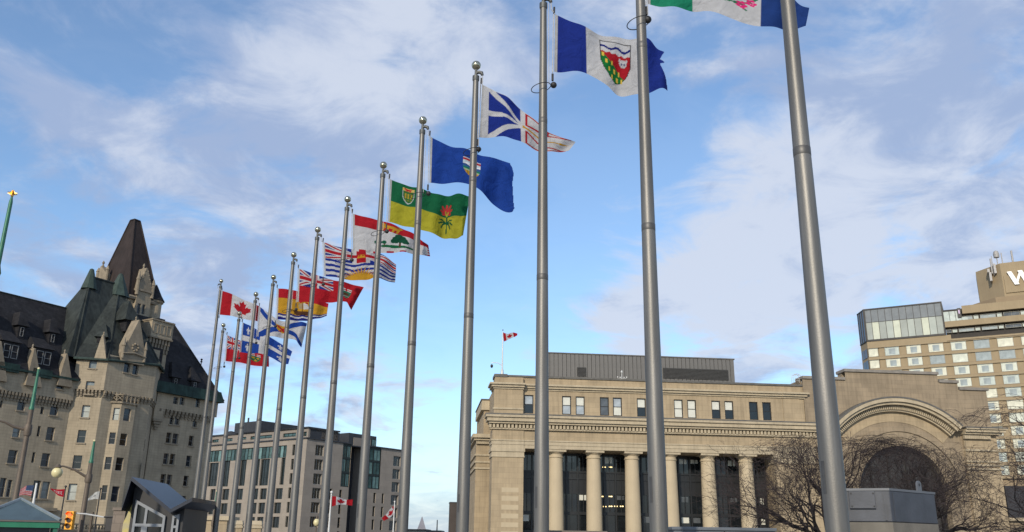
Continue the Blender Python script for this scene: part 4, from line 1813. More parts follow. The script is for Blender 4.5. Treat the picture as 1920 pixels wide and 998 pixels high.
# mechanical tower with the letter sign
VT = 3.0
ut0 = WF.u(1880, 530, VT)
zt0, zt1 = WF.z(1880, 553, VT), WF.z(1880, 493.5, VT)
m = MB()
m.column([(ut0, VT), (uEnd + 6, VT), (uEnd + 6, 16), (ut0 - 5.2, 16), (ut0 - 5.2, VT + 5.2)], WF.z(1860, 569), zt1)
m.build('mechanical_tower', CON, hot)
m = MB()
m.column([(ut0 - 2, VT - .6), (uEnd + 6, VT - .6), (uEnd + 6, 16), (ut0 - 8.5, 16), (ut0 - 8.5, VT + 6)], WF.z(1860, 569) - .1, zt0 - .6)
m.build('mechanical_base', CON2, hot)
MB().box(ut0 + .4, uEnd + 6, VT - .25, VT + .001, zt0 + .3, zt1 - 3.2).build('sign_panel', CON, hot)
LET = mat('white sign letter', (.85, .85, .83), .5, 0, .05, 4)
lu0, lz1 = WF.p(1887.5, 510, VT - .5)
lz0 = lz1 - 3.3
lw_, st = 4.8, .95
# W cut from flat strokes
strokes = [((0, lz1), (1.25, lz0)), ((1.25, lz0), (2.6, lz1)), ((2.2, lz1), (3.45, lz0)), ((3.45, lz0), (4.8, lz1))]
m = MB()
for k, ((x0, z0_), (x1, z1_)) in enumerate(strokes):
    thick = .95 if k % 2 == 0 else .55
    m.prism([(lu0 + x0, z0_), (lu0 + x0 + thick, z0_), (lu0 + x1 + thick, z1_), (lu0 + x1, z1_)], VT - .62 - .004 * k, VT - .26)
m.build('letter_w', LET, hot)
# aerials
m = MB()
for (x, y0, y1, rr) in ((1879.5, 491, 474, .12), (1899, 490, 470, .22), (1858.5, 498, 485, .18), (1862, 502, 480, .08)):
    u, zq0 = WF.p(x, y0, VT + 1)
    zq1 = WF.z(x, y1, VT + 1)
    m.tube([(u, VT + 1, zq0 - 2), (u, VT + 1, zq1)], rr, 8)
u, zq = WF.p(1867.5, 476.5, VT + 1)
m.lathe([(.1, zq - 3), (.12, zq - 1.0), (.62, zq - .9), (.66, zq), (.5, zq + .6), (.2, zq + .8)], u, VT + 1, 14)
for (x, y0, y1) in ((1854, 514, 508), (1867, 516, 498), (1859, 530, 514)):
    u, zq0 = WF.p(x, y0, VT + 2)
    m.box(u - .25, u + .25, VT + .2, VT + 2.2, zq0, WF.z(x, y1, VT + 2))
m.build('roof_aerials', mat('grey aerials', (.35, .34, .33), .6, .2, .2, 4), hot)

# ------------------------------------------------------------------ modern grey hotel behind the poles
GST = mat('grey limestone panels', (.275, .24, .20), .85, 0, .12, .4, .06, 8, brick=(2.4, 1.45, .05))  # grey stone, its colour darkened to stand in for shade on this block
GST2 = mat('grey stone trim', (.23, .20, .17), .85, 0, .1, .8)
CHAR = mat('charcoal metal cladding', (.045, .048, .055), .6, .3, .2, .8, streak=.15)
FR_G = mat('dark green window frame', (.02, .03, .028), .5, .3, .2, 3)
G_TEAL = glass('teal pane', (.05, .10, .10), .07, .6, .5)
G_TEALL = glass('pale teal pane', (.14, .24, .23), .08, .6, .4)
G_TINT = glass('smoky pane', (.016, .020, .022), .06, .55, .6)
MULL = mat('pale mullion', (.32, .32, .30), .6, .2, .1, 3)

Mo = at_dist(560, 1012, 190)
ML = Frame((Mo.x, Mo.y), rad(-36))
MR = Frame((Mo.x, Mo.y), rad(54))
mod = empty('modern_hotel', (Mo.x, Mo.y, 0), rad(-36), 'modern grey stone hotel with green glass bays, behind the flagpoles', 'building')
mr = empty('right_face', (0, 0, 0), rad(90))
mr.parent = mod
zM = ML.z(576, 822.5)
uML = ML.u(360, 900)
uMR = MR.u(757, 900)


def grid(F, items, v=0.0):
    return [F.rect(x0, x1, y0, y1, v) for (x0, x1, y0, y1) in items]


# left face (x negative)
tall = grid(ML, [(391, 408, 868, 912), (417, 429.5, 864, 912.5), (449, 460.5, 863, 911), (478, 485.5, 861.5, 911), (487.5, 504, 861, 910.5),
                 (526, 533.5, 858.5, 909)])
low = []
for (a, b) in ((394, 403), (416.5, 429), (442.5, 455), (474, 483.5), (487.5, 499.5), (516.5, 529.5)):
    for k in range(3):
        dy = -(a - 490) * .014
        low.append((a - 3.2 * k, b - 3.2 * k, 916 + dy + 26.8 * k, 936.5 + dy + 26.8 * k))
low = grid(ML, low)
nar = []
for k in range(6):
    nar.append((548 - 2.6 * k, 553 - 2.6 * k, 833.7 + 26.9 * k, 853.9 + 26.9 * k))
nar = grid(ML, nar)
gb_ = ML.rect(380, 537, 838, 860.5)
holes = tall + low + nar + [(ML.u(372, 850), gb_[1], ML.z(470, 862), ML.z(470, 840))]
MB().wall(uML, 0, 0, zM, 0, holes, .45).build('wall', GST, mod, fix=False)
for r in tall:
    window(mod, r, .3, FR_G, G_TINT, None, 'lights', .1)
for r in low + nar:
    window(mod, r, .3, FR_G, G_TINT, None, 'two' if r[1] - r[0] > .8 else 'plain', .1)
gz0, gz1 = holes[-1][2], holes[-1][3]
gu0, gu1 = holes[-1][0], holes[-1][1]
ng = 26
for k in range(ng):
    a = gu0 + (gu1 - gu0) * k / ng
    b = gu0 + (gu1 - gu0) * (k + 1) / ng
    window(mod, (a + .02, b - .02, gz0, gz1), .25, FR_G, G_TEAL if k % 3 else G_TEALL, None, 'lights' if k % 2 else 'plain', .09)
# right face, its own frame; meshes are children of the building through local axes of the right face


def MRm(mb):
    """right-face coordinates to the building's own axes (quarter turn)"""
    mb.v = [(-y, x, z) for (x, y, z) in mb.v]
    return mb


mr_v = 0.0
u_b1 = MR.u(639, 900)
u_r0 = MR.u(655, 900)
u_r1 = MR.u(684, 900)
u_b2 = MR.u(713, 880)
three = []
for k in range(6):
    three.append((591.5 - 2.1 * k, 607.5 - 2.1 * k, 834.7 + 26.8 * k, 855.2 + 26.8 * k))
for k in range(6):
    three.append((737.5 - 1.6 * k, 751.5 - 1.6 * k, 855.8 + 24.2 * k, 874.6 + 24.2 * k))
n1 = []
for k in range(4):
    n1.append((617.5 - 1.6 * k, 622.5 - 1.6 * k, 916.5 + 26.5 * k, 937 + 26.5 * k))
    n1.append((636 - 1.6 * k, 640.5 - 1.6 * k, 918.5 + 26 * k, 938 + 26 * k))
for k in range(3):
    n1.append((700 - 1.6 * k, 704.5 - 1.6 * k, 924.5 + 25 * k, 943.5 + 25 * k))
    n1.append((715.8 - 1.6 * k, 719.8 - 1.6 * k, 925.5 + 25 * k, 944.5 + 25 * k))
R3 = grid(MR, three)
R1 = grid(MR, n1)
gA = MR.rect(636, 653, 835, 913)
gB = MR.rect(682, 711, 841, 917)
RH = R3 + R1
MB_w = MB().wall(0, u_b1, 0, zM, 0, RH, .45)
MB_w.wall(u_b1, u_r0, 0, gA[2], 0, [h_ for h_ in R1], .45)
MB_w.wall(u_r1, u_b2, 0, gB[2], 0, [h_ for h_ in R1], .45)
MB_w.wall(u_b2, uMR, 0, zM, 0, RH, .45)
MRm(MB_w).build('wall', GST, mod, fix=False)


def window_r(r, *a, **k):
    o = window(mod, r, *a, **k)
    x, y, z = o.location
    o.location = (-y, x, z)
    o.rotation_euler = (0, 0, rad(90))
    return o


bpy.data.objects.remove(mr)
for r in R3:
    window_r(r, .3, MULL, G_TINT, None, 'three', .1)
for r in R1:
    window_r(r, .3, FR_G, G_TINT, None, 'plain', .1)
for (g, a, b) in ((gA, u_b1, u_r0), (gB, u_r1, u_b2)):
    for k in range(3):
        z0 = g[2] + (zM - g[2]) * k / 3
        z1 = g[2] + (zM - g[2]) * (k + 1) / 3 - (.2 if k < 2 else .4)
        window_r((a + .1, a + (b - a) * .5 - .05, z0 + .1, z1), .1, FR_G, (G_TEAL, G_TEALL, G_TEAL)[k], None, 'two', .12)
        window_r((a + (b - a) * .5 + .05, b - .1, z0 + .1, z1), .1, FR_G, (G_TEALL, G_TEAL, G_TEALL)[k], None, 'two', .12)
    zz_ = [(g[2] - .1, g[2] + .1), (zM - .4, zM)] + [(g[2] + (zM - g[2]) * k / 3 - .2, g[2] + (zM - g[2]) * k / 3 + .1) for k in (1, 2)]
    for (q0, q1) in zz_:
        MRm(MB().box(a, b, .05, .8, q0, q1)).build('bay_transom', FR_G, mod)
# dark recess between the two blocks, bodies and set-back top storeys
MRm(MB().box(u_r0, u_r1, 4, 5, 0, zM - .3)).build('recess_wall', CHAR, mod)
MRm(MB().box(.6, u_r0 - .01, .5, 30, 0, zM - .15).box(u_r1 + .01, uMR - .02, .5, 30, 0, zM - .15)).build('core', GST2, mod)
MRm(MB().quad((u_r0, 0, 0), (u_r0, 4, 0), (u_r0, 4, zM), (u_r0, 0, zM)).quad((u_r1, 0, 0), (u_r1, 4, 0), (u_r1, 4, zM), (u_r1, 0, zM)).quad((uMR, 0, 0), (uMR, 30, 0), (uMR, 30, zM), (uMR, 0, zM))).build('return_wall', GST2, mod)
MRm(MB().box(-.2, u_r0, -.25, 1, zM, zM + .25).box(u_r1, uMR + .2, -.25, 1, zM, zM + .25)).build('roof_edge', CHAR, mod)
MB().box(uML, .2, -.25, 1, zM, zM + .25).build('roof_edge', CHAR, mod)
MB().box(uML, -.6, .5, 26, zM - .3, zM - .1).build('roof_slab', CHAR, mod)
# top storey
VT2 = 1.6
zT0, zT1 = zM + .25, ML.z(573, 803.5, VT2)
us0 = -1.6
ur_e = MR.u(633, 830, VT2)
tw = grid(ML, [(531, 555, 808, 819.5), (569, 575, 807, 818), (470, 510, 811, 823), (446, 462, 814, 825), (418, 436, 818, 828), (398, 410, 820, 830)], VT2)
tw = [(a, b, max(c, zT0 + .3), min(d, zT1 - .7)) for (a, b, c, d) in tw]
MB().wall(uML, -VT2, zT0, zT1, VT2, tw, .4).build('top_storey_wall', GST2, mod, fix=False)
for r in tw:
    window(mod, r, VT2 + .25, FR_G, G_TEAL, None, 'lights', .1)
tr_ = grid(MR, [(582.5, 603, 809.5, 823.5)], VT2)
tr_ = [(a, b, max(c, zT0 + .3), min(d, zT1 - .5)) for (a, b, c, d) in tr_]
m = MB().wall(VT2, ur_e, zT0, zT1, VT2, tr_, .4)
MRm(m).build('top_storey_wall', GST2, mod, fix=False)
for r in tr_:
    window_r(r, VT2 + .2, FR_G, G_TEALL, None, 'three', .12)
MRm(MB().box(VT2 + .5, ur_e, VT2 + .5, 26, zT0 - .2, zT1 - .1)).build('top_storey_core', GST2, mod)
MRm(MB().box(VT2 - .3, ur_e + .3, VT2 - .3, 26, zT1, zT1 + .3)).build('top_storey_roof', CHAR, mod)
MB().box(uML, -VT2, VT2 - .3, VT2 + 8, zT1, zT1 + .294).box(uML, -VT2, VT2 + .5, VT2 + 9, zT0, zT1 - .1).build('top_storey_roof', CHAR, mod)
# second set-back storey, right block
ua, ub_ = MR.u(655, 815, 3), MR.u(706, 820, 3)
zq1 = MR.z(690, 816.5, 3)
MRm(MB().box(ua, ub_, 3, 16, zM, zq1)).build('upper_block', CHAR, mod)
MRm(MB().box(MR.u(664, 815, 2.9), MR.u(696, 820, 2.9), 2.9, 3, zM + .2, zq1 - .9)).build('upper_block_panel', GST2, mod)
window_r((MR.u(697, 825, 2.9), ub_ - .1, zM + .6, zq1 - .7), 2.85, FR_G, G_TEALL, None, 'two', .12)
# plant room
a, zq0 = ML.p(439, 812, 9)
b = ML.u(490, 790, 9)
zq1 = ML.z(489, 789, 9)
cpl = MB()
L1 = MR
e1 = MR.u(527, 800, -b) if False else 9.5
cpl.column([(a, 9), (b, 9), (b, 9 + 15), (a, 9 + 15)], zM, zq1)
cpl.build('plant_room', CHAR, mod)
m = MB()
u, zq = ML.p(466, 786, 10)
m.tube([(u, 10, zq1 - .5), (u, 10, zq + .3)], .22, 8)
u, zq = ML.p(433, 814, 6)
m.lathe([(1.3, zT1 + .2), (1.4, zT1 + .9), (.9, zT1 + 1.5), (.3, zT1 + 1.7)], u, 6, 14)
m.build('roof_vents', CHAR, mod)

# ------------------------------------------------------------------ chateau-style hotel on the left
LIM = mat('buff limestone', (.36, .30, .212), .9, 0, .22, .45, .18, 7, streak=.18, brick=(.9, .33, .035))
LIM2 = mat('carved limestone', (.25, .208, .15), .9, 0, .25, 1.2, .3, 9, streak=.12)
SLATE = mat('dark slate roof', (.026, .026, .029), .8, 0, .35, .5, .3, 5, streak=.3, brick=(.5, .3, .22), spec=.15)
COPPER = mat('dull green copper roof', (.036, .043, .040), .7, .0, .35, .5, .2, 5, streak=.45, brick=(.6, 6.0, .2), spec=.2)
CONEM = mat('dull copper cone', (.045, .068, .060), .7, 0, .3, 1.0, streak=.3, spec=.2)
PATINA = mat('green copper patina', (.026, .052, .045), .7, .0, .45, 1.1, streak=.4, spec=.2)
BROWNR = mat('brown copper roof', (.036, .027, .025), .75, .0, .35, .35, .2, 6, streak=.35, spec=.2)
FR_CH = mat('grey sash frame', (.20, .20, .195), .6, 0, .2, 4)
G_CH = [glass('hotel pane %d' % k, c, .07, .6, .5) for k, c in enumerate(((.008, .009, .010), (.020, .027, .038), (.20, .23, .23), (.010, .011, .013)))]
G_CHB = glass('hotel pane half blind', (.40, .42, .38), .2, .5, .2)

a2 = rad(59.5)
a1 = rad(14.5)
Bp = at_dist(150, 1007, 116)
F1 = Frame((Bp.x, Bp.y), a1)           # lit oblique face, x negative
F2 = Frame((Bp.x, Bp.y), a2)           # front face
uA = F1.u(91, 1007)
Ap = F1.w(uA, 0, 0)
CF = Frame((Ap.x, Ap.y), a2)           # both wings
uC = F2.u(246, 1008)
cha = CF.empty('chateau_hotel', 'old stone chateau hotel with steep dark roofs and corner tower', 'building')


def to_cha(F, mb):
    """coordinates of another face of the same building to the building's axes"""
    out = []
    for (x, y, z) in mb.v:
        q = CF.loc(F.w(x, y, z))
        out.append((q.x, q.y, z))
    mb.v = out
    return mb


def cwin(F, r, v, pane, style='sash', fw=.055, sill=None):
    o = window(cha, r, v, FR_CH, pane, sill, style, fw)
    q = CF.loc(F.w(r[0], v, r[2]))
    o.location = (q.x, q.y, r[2])
    o.rotation_euler = (0, 0, F.a - CF.a)
    return o


def rects(F, items, v=0.0):
    return [F.rect(*q, v) for q in items]


rng = random.Random(3)
z_eave = CF.z(95, 703, -.3)
z_cb1, z_cb0 = CF.z(70, 739.5, -.3), CF.z(70, 757)
uW0 = CF.u(-90, 1000)
# --- left wing
wl = rects(CF, [(33, 48, 746, 770), (94.5, 109.5, 755, 779), (24, 38, 801, 820), (87, 102, 801, 826), (15, 32, 844, 869), (77.5, 93, 850, 875),
                (61, 75, 901, 935), (78, 92.5, 903, 935), (-2, 10, 896, 932), (13, 21, 900, 932), (-38, -20, 738, 762), (-42, -24, 790, 812), (-46, -28, 836, 862)])
ws = rects(CF, [(76, 82, 763, 777), (70, 75.5, 799, 819), (60, 65.5, 848, 868), (0, 5, 751, 765)])
wu = rects(CF, [(48, 62, 696, 720), (107.5, 121.5, 707, 730)], -.35)
to = MB().wall(uW0, 0, 0, z_cb0 + .25, 0, wl + ws, .4)
to.build('left_wing_wall', LIM, cha, fix=False)
MB().wall(uW0, 0, z_cb1 - .1, z_eave, -.35, wu, .4).build('left_wing_upper_wall', LIM, cha, fix=False)
MB().quad((uW0, -.35, z_cb1 - .1), (0, -.35, z_cb1 - .1), (0, 0, z_cb1 - .1), (uW0, 0, z_cb1 - .1)).build('wall_ledge', LIM, cha, fix=False)
for r in wl:
    cwin(CF, r, .22, rng.choice(G_CH), sill=LIM2)
for r in wu:
    cwin(CF, r, -.13, rng.choice(G_CH[1:]), sill=LIM2)
for r in ws:
    cwin(CF, r, .2, G_CH[0], 'plain', .04)


def corbels(F, u0, u1, zt, zb, v0, n, name='corbels'):
    m = MB()
    st = (u1 - u0) / n
    for k in range(n):
        a = u0 + st * (k + .1)
        b = a + st * .52
        h = zt - zb
        m.box(a, b, v0 - .40, v0 + .05, zb + h * .62, zt)
        m.box(a, b, v0 - .28, v0 + .05, zb + h * .3, zb + h * .62 - .003)
        m.box(a, b, v0 - .15, v0 + .05, zb, zb + h * .3 - .003)
    return to_cha(F, m).build(name, LIM2, cha, kind='stuff')


corbels(CF, uW0, -.1, z_cb1 - .1, z_cb0 - .1, 0, 26)
# roof of the left wing
VR = 5.5
zr = CF.z(60, 562.5, VR)
m = MB()
m.quad((uW0 - 6, -.7, z_eave), (1.5, -.7, z_eave), (1.5, VR, zr), (uW0 - 6, VR, zr))
m.quad((1.5, -.7, z_eave - .15), (uW0 - 6, -.7, z_eave - .15), (uW0 - 6, VR, zr - .2), (1.5, VR, zr - .2))
m.quad((uW0 - 6, 2 * VR, z_eave), (uW0 - 6, VR, zr), (1.5, VR, zr), (1.5, 2 * VR, z_eave))
m.build('left_wing_roof', SLATE, cha, fix=False)
MB().tube([(uW0 - 6, VR, zr), (1.5, VR, zr)], .12, 6).build('ridge_cap', COPPER, cha)
MB().box(uW0, 0, -.8, -.36, z_eave - .25, z_eave - .02).build('gutter', PATINA, cha)


def vroof(z):
    """depth of the left roof surface at height z"""
    return -.7 + (VR + .7) * (z - z_eave) / (zr - z_eave)


# wall dormers (stone gables rising through the eaves) and paired dormer windows
def gable_px(F, x0, x1, yb, xa, ya, v0, v1, name, m_, extra=None):
    u0, zb = F.p(x0, yb, v0)
    u1, zb1 = F.p(x1, yb, v0)
    ua, za = F.p(xa, ya, v0)
    mb = MB().prism([(u0, zb), (u1, zb), (u1, zb + .1), (ua + .06, za), (ua - .06, za), (u0, zb + .1)], v0, v1)
    o = to_cha(F, mb).build(name, m_, cha)
    f = MB().lathe([(.05, za - .1), (.14, za + .05), (.06, za + .2), (.12, za + .35), (.02, za + .55)], ua, (v0 + v1) / 2, 8)
    to_cha(F, f).build('finial', LIM2, o)
    for (s, uu, zz) in ((0, u0, zb), (1, u1, zb)):
        pass
    return o


for (x0, x1, yb, xa, ya) in ((48, 79, 722, 66, 653), (108, 137, 722, 126, 663), (-12, 14, 712, 2, 640)):
    gable_px(CF, x0, x1, yb, xa, ya, -.75, .3, 'gable', LIM2)
for (x0, x1, y0, y1) in ((5, 34, 645, 673), (67, 95, 658, 685), (-60, -30, 634, 660)):
    r = CF.rect(x0, x1, y0, y1, -.3)
    ztop = r[3] + .25
    m = MB().box(r[0] - .15, r[1] + .15, -.3, vroof(ztop) + .6, r[2] - .8, ztop)
    d = m.build('dormer', SLATE, cha)
    m = MB().loft([(r[0] - .35, -.55, ztop), (r[1] + .35, -.55, ztop), (r[1] + .35, 3, ztop + .1), (r[0] - .35, 3, ztop + .1)],
                  [(r[0] + .1, 1.6, ztop + 1.5), (r[1] - .1, 1.6, ztop + 1.5), (r[1] - .1, 3, ztop + 1.6), (r[0] + .1, 3, ztop + 1.6)])
    m.build('dormer_roof', SLATE, d)
    MB().box(r[0] - .3, r[1] + .3, -.75, -.31, r[2] - 1.5, r[2] - .55).build('dormer_apron', PATINA, d)
    mid = (r[0] + r[1]) / 2
    for (a, b) in ((r[0] + .02, mid - .08), (mid + .08, r[1] - .02)):
        o = cwin(CF, (a, b, r[2] + .05, r[3] - .05), -.36, G_CHB, 'sash', .07)
        o.parent = d
for (xc, yc, hw, yb, yt) in ((41, 622, 4.5, 632, 613), (99, 634, 4.5, 643, 626), (-22, 608, 5, 618, 598)):
    zb_ = CF.z(xc, yb, 1.5)
    zt_ = CF.z(xc, yt, 1.5)
    vv = vroof(zb_) - .15
    zb_, zt_ = CF.z(xc, yb, vv), CF.z(xc, yt, vv)
    u = CF.u(xc, yc, vv)
    d = MB().box(u - .42, u + .42, vv, vv + 2.0, zb_ - .5, zt_ + .15).build('lucarne', SLATE, cha)
    m = MB().loft([(u - .75, vv - .25, zt_ + .12), (u + .75, vv - .25, zt_ + .12), (u + .75, vv + 2.2, zt_ + .12), (u - .75, vv + 2.2, zt_ + .12)],
                  [(u - .18, vv + .75, zt_ + 1.9), (u + .18, vv + .75, zt_ + 1.9), (u + .18, vv + 2.0, zt_ + 1.9), (u - .18, vv + 2.0, zt_ + 1.9)])
    m.build('lucarne_roof', SLATE, d)
    o = cwin(CF, (u - .2, u + .2, zb_ + .05, zt_ - .05), vv - .05, G_CH[2], 'sash', .05)
    o.parent = d

# --- corner tower: oblique lit face, front face, shaded return
z_tw = F1.z(196, 674, -.2)
zt1, zt0 = F1.z(175, 712, -.2), F1.z(175, 723)
w1 = rects(F1, [(153, 168, 760, 783), (145, 160.5, 806.5, 830.5), (136.5, 153, 854, 879), (127, 143, 907, 938)])
w1u = rects(F1, [(167.5, 182, 668, 691), (160, 176, 715, 739)], -.25)
bay_w = []
m = MB().wall(uA, 0, 0, zt0, 0, w1, .4)
to_cha(F1, m).build('tower_wall', LIM, cha, fix=False)
m = MB().wall(uA - .1, .1, zt0 - .55, z_tw + .0, -.25, w1u, .4)
m.quad((uA - .1, -.25, zt0 - .55), (.1, -.25, zt0 - .55), (.1, 0, zt0 - .55), (uA - .1, 0, zt0 - .55))
to_cha(F1, m).build('tower_upper_wall', LIM, cha, fix=False)
for k, r in enumerate(w1):
    cwin(F1, r, .22, (G_CHB, G_CH[0], G_CH[0], G_CHB)[k], sill=LIM2)
for r in w1u:
    cwin(F1, r, -.03, G_CH[2], sill=LIM2)
corbels(F1, uA, 0, zt0 - .55, zt0 - 1.35, 0, 8)
w2u = rects(F2, [(232.5, 244.5, 677, 699), (249, 260, 680, 703)], -.25)
w2m = rects(F2, [(222, 234, 720, 740.5), (240.5, 252, 724, 743)])
z2t = F2.z(240, 672, -.25)
m = MB().wall(0, uC, 0, zt0, 0, w2m, .4)
to_cha(F2, m).build('tower_front_wall', LIM, cha, fix=False)
m = MB().wall(-.1, uC + .1, zt0 - .55, z2t, -.25, w2u, .4)
m.quad((-.1, -.25, zt0 - .55), (uC + .1, -.25, zt0 - .55), (uC + .1, 0, zt0 - .55), (-.1, 0, zt0 - .55))
to_cha(F2, m).build('tower_front_upper_wall', LIM, cha, fix=False)
for r in w2u + w2m:
    cwin(F2, r, -.03 if r in w2u else .22, G_CH[1], sill=LIM2)
corbels(F2, 0, uC, zt0 - .55, zt0 - 1.35, 0, 13)
# tracery heads over the paired lights
m = MB()
for r in w2u:
    m.box(r[0] - .08, r[1] + .08, -.33, -.25, r[3] + .05, r[3] + .16)
    m.arc_band(((r[0] + r[1]) / 2, r[3] + .2), .22, .36, -.33, -.25, 0, math.pi, 10)
    m.box((r[0] + r[1]) / 2 - .05, (r[0] + r[1]) / 2 + .05, -.32, -.25, r[3] + .2, r[3] + .55)
to_cha(F2, m).build('window_tracery', LIM2, cha)
# oriel bay
OV = -.85
ou0 = F2.u(208.5, 770)
ou1, ou2 = F2.u(226.5, 770, OV), F2.u(253.5, 770, OV)
zo1, zo0 = F2.z(232, 757, OV), 0.0
plan = [(ou0, 0), (ou1, OV), (ou2, OV), (ou2 + .55, 0)]
_e = F2.w(ou1, OV, 0) - F2.w(ou0, 0, 0)
OF = Frame(F2.w(ou0, 0, 0), math.atan2(_e.y, _e.x))
ol = (F2.w(ou1, OV, 0) - F2.w(ou0, 0, 0)).length
wo1 = rects(OF, [(212, 223.5, 765, 788), (204.5, 216, 811, 833), (196.5, 208.5, 857, 881), (190, 200, 910, 938)])
wo1 = [(max(a, .12), min(b, ol - .12), c, d) for (a, b, c, d) in wo1]
wo2 = rects(F2, [(232, 245, 766, 790), (225, 238, 813, 836), (217, 231, 858, 883), (209, 223, 912, 941)], OV)
wo2 = [(max(a, ou1 + .25), b, c, d) for (a, b, c, d) in wo2]
m = to_cha(OF, MB().wall(0, ol, 0, zo1, 0, wo1, .3))
m2 = to_cha(F2, MB().wall(ou1, ou2, 0, zo1, OV, wo2, .3))
n0 = len(m.v)
m.v += m2.v
m.f += [tuple(i + n0 for i in f) for f in m2.f]
m3 = to_cha(F2, MB().quad((ou2, OV, 0), (ou2 + .55, 0, 0), (ou2 + .55, 0, zo1), (ou2, OV, zo1)))
n0 = len(m.v)
m.v += m3.v
m.f += [tuple(i + n0 for i in f) for f in m3.f]
m.build('oriel_wall', LIM, cha, fix=False)
for k, r in enumerate(wo1):
    cwin(OF, r, .15, (G_CHB, G_CH[0], G_CH[3], G_CH[0])[k])
for k, r in enumerate(wo2):
    cwin(F2, r, OV + .15, (G_CH[1], G_CH[0], G_CH[3], G_CH[1])[k])
# balcony on the oriel
pl = [(ou0 - .3, 0), (ou1 - .1, OV - .22), (ou2 + .15, OV - .22), (ou2 + .8, 0)]
m = MB().column(pl[::1], zo1, zo1 + .22)
to_cha(F2, m).build('balcony_slab', LIM2, cha)
m = MB()
for (p, q) in zip(pl[:-1], pl[1:]):
    P0, P1 = Vector((p[0], p[1], 0)), Vector((q[0], q[1], 0))
    L_ = (P1 - P0).length
    n_ = max(2, int(L_ / .55))
    m.tube([(P0.x, P0.y, zo1 + 1.02), (P1.x, P1.y, zo1 + 1.02)], .1, 6)
    for k in range(n_ + 1):
        c = P0.lerp(P1, k / n_)
        m.tube([(c.x, c.y, zo1 + .2), (c.x, c.y, zo1 + 1.0)], .09, 6)
        if k < n_:
            c2 = P0.lerp(P1, (k + 1) / n_)
            m.tube([(c.x, c.y, zo1 + .3), (c2.x, c2.y, zo1 + .95)], .05, 5)
            m.tube([(c2.x, c2.y, zo1 + .3), (c.x, c.y, zo1 + .95)], .05, 5)
to_cha(F2, m).build('balcony_balustrade', LIM2, cha)
# shaded return and body of the tower
F3o = F2.w(uC, 0, 0)
F3 = Frame((F3o.x, F3o.y), rad(104.5))
m = MB().wall(0, 4.2, 0, zt0, 0, rects(F3, []), .3)
m.wall(-.1, 4.3, zt0 - .55, z2t, -.25, [], .3)
to_cha(F3, m).build('tower_side_wall', LIM, cha, fix=False)
corbels(F3, 0, 4, zt0 - .55, zt0 - 1.35, 0, 6)
for (y0, y1) in ((824, 846), (869, 898)):
    m = MB()
    a, zz0 = F3.p(272 - (y0 - 824) * .16, y0)
    zz1 = F3.z(270 - (y0 - 824) * .16, y1)
    m.box(a, a + .25, -.03, .01, zz1, zz0)
    to_cha(F3, m).build('slit_window', G_CH[0], cha)
qB, qC = CF.loc(F2.w(0, 0, 0)), CF.loc(F2.w(uC, 0, 0))
MB().box(-3, qC.x + 1.0, .6, 12, 0, z_tw - 1).build('tower_core', LIM, cha)

# --- pavilion roof over the tower
ez = z_tw
ev = .55


def cq(F, u, v, z):
    q = CF.loc(F.w(u, v, z))
    return (q.x, q.y, z)


E0 = (-1.6, -.2, ez)
E1 = cq(F1, uA - .4, -ev, ez)
E2 = cq(F1, .15, -ev, ez)
E3 = cq(F2, uC + .3, -ev, z2t)
E4 = cq(F3, 4.6, -ev, z2t)
VT_ = 4.2
def on_cf(x, y, v):
    u, z = CF.p(x, y, v)
    return (u, v, z)


T1 = on_cf(168, 533, 4.0)
T2 = on_cf(226, 521, 4.0)
zT = (T1[2] + T2[2]) / 2
T1 = (T1[0], 4.0, zT)
T2 = (T2[0], 4.0, zT)
E5 = (E4[0], 9.5, z2t)
E6 = (-1.8, 9.5, ez)
m = MB()
m.poly([E0, E1, T1]).poly([E1, E2, T2, T1]).poly([E2, E3, T2]).poly([E3, E4, T2]).poly([E4, E5, T2]).poly([E5, E6, T1, T2]).poly([E6, E0, T1])
m.build('tower_roof', COPPER, cha, fix=False)
m = MB()
for (p, q) in ((E1, E2), (E2, E3), (E3, E4)):
    m.tube([Vector(p) + Vector((0, 0, -.1)), Vector(q) + Vector((0, 0, -.1))], .17, 6)
m.build('tower_eaves', CONEM, cha)
m = MB()
for (p, q) in ((E1, T1), (E2, T2), (E3, T2)):
    m.tube([p, q], .13, 6)
m.tube([T1, T2], .16, 6)
m.build('roof_hips', COPPER, cha)
for (T, h, w_) in ((T1, 1.0, 1.0), (T2, 1.5, 1.5)):
    MB().lathe([(w_, T[2] - 1.7), (.26, T[2] + h), (.02, T[2] + h + .12)], T[0], T[1], 8).build('roof_cone', CONEM, cha)
# stone dormers at the tower eaves
gable_px(F1, 176, 199, 674, 192.5, 628, -.65, .6, 'tower_gable', LIM)
o = gable_px(F2, 230, 274, 662, 262, 600, -.7, .8, 'tower_gable', LIM2)
m = MB()
u0, zb = F2.p(230, 662, -.7)
u1, zb2 = F2.p(274, 662, -.7)
m.box(u0, u1, -.65, .8, z2t - .6, zb + .05)
for q in (u0 + .1, u1 - .1):
    m.lathe([(.2, zb - .6), (.2, zb + .9), (.28, zb + 1.0), (.05, zb + 2.0)], q, -.6, 8)
um = (u0 + u1) / 2
for k in range(7):
    a = math.pi * 2 * k / 7
    m.sphere((um + .42 * math.cos(a), -.72, zb + 1.0 + .42 * math.sin(a)), .16, 8, 5)
m.tube([(u0, -.78, zb), (um, -.8, zb + .25), (u1, -.78, zb)], .1, 6)
to_cha(F2, m).build('gable_carving', LIM2, cha)
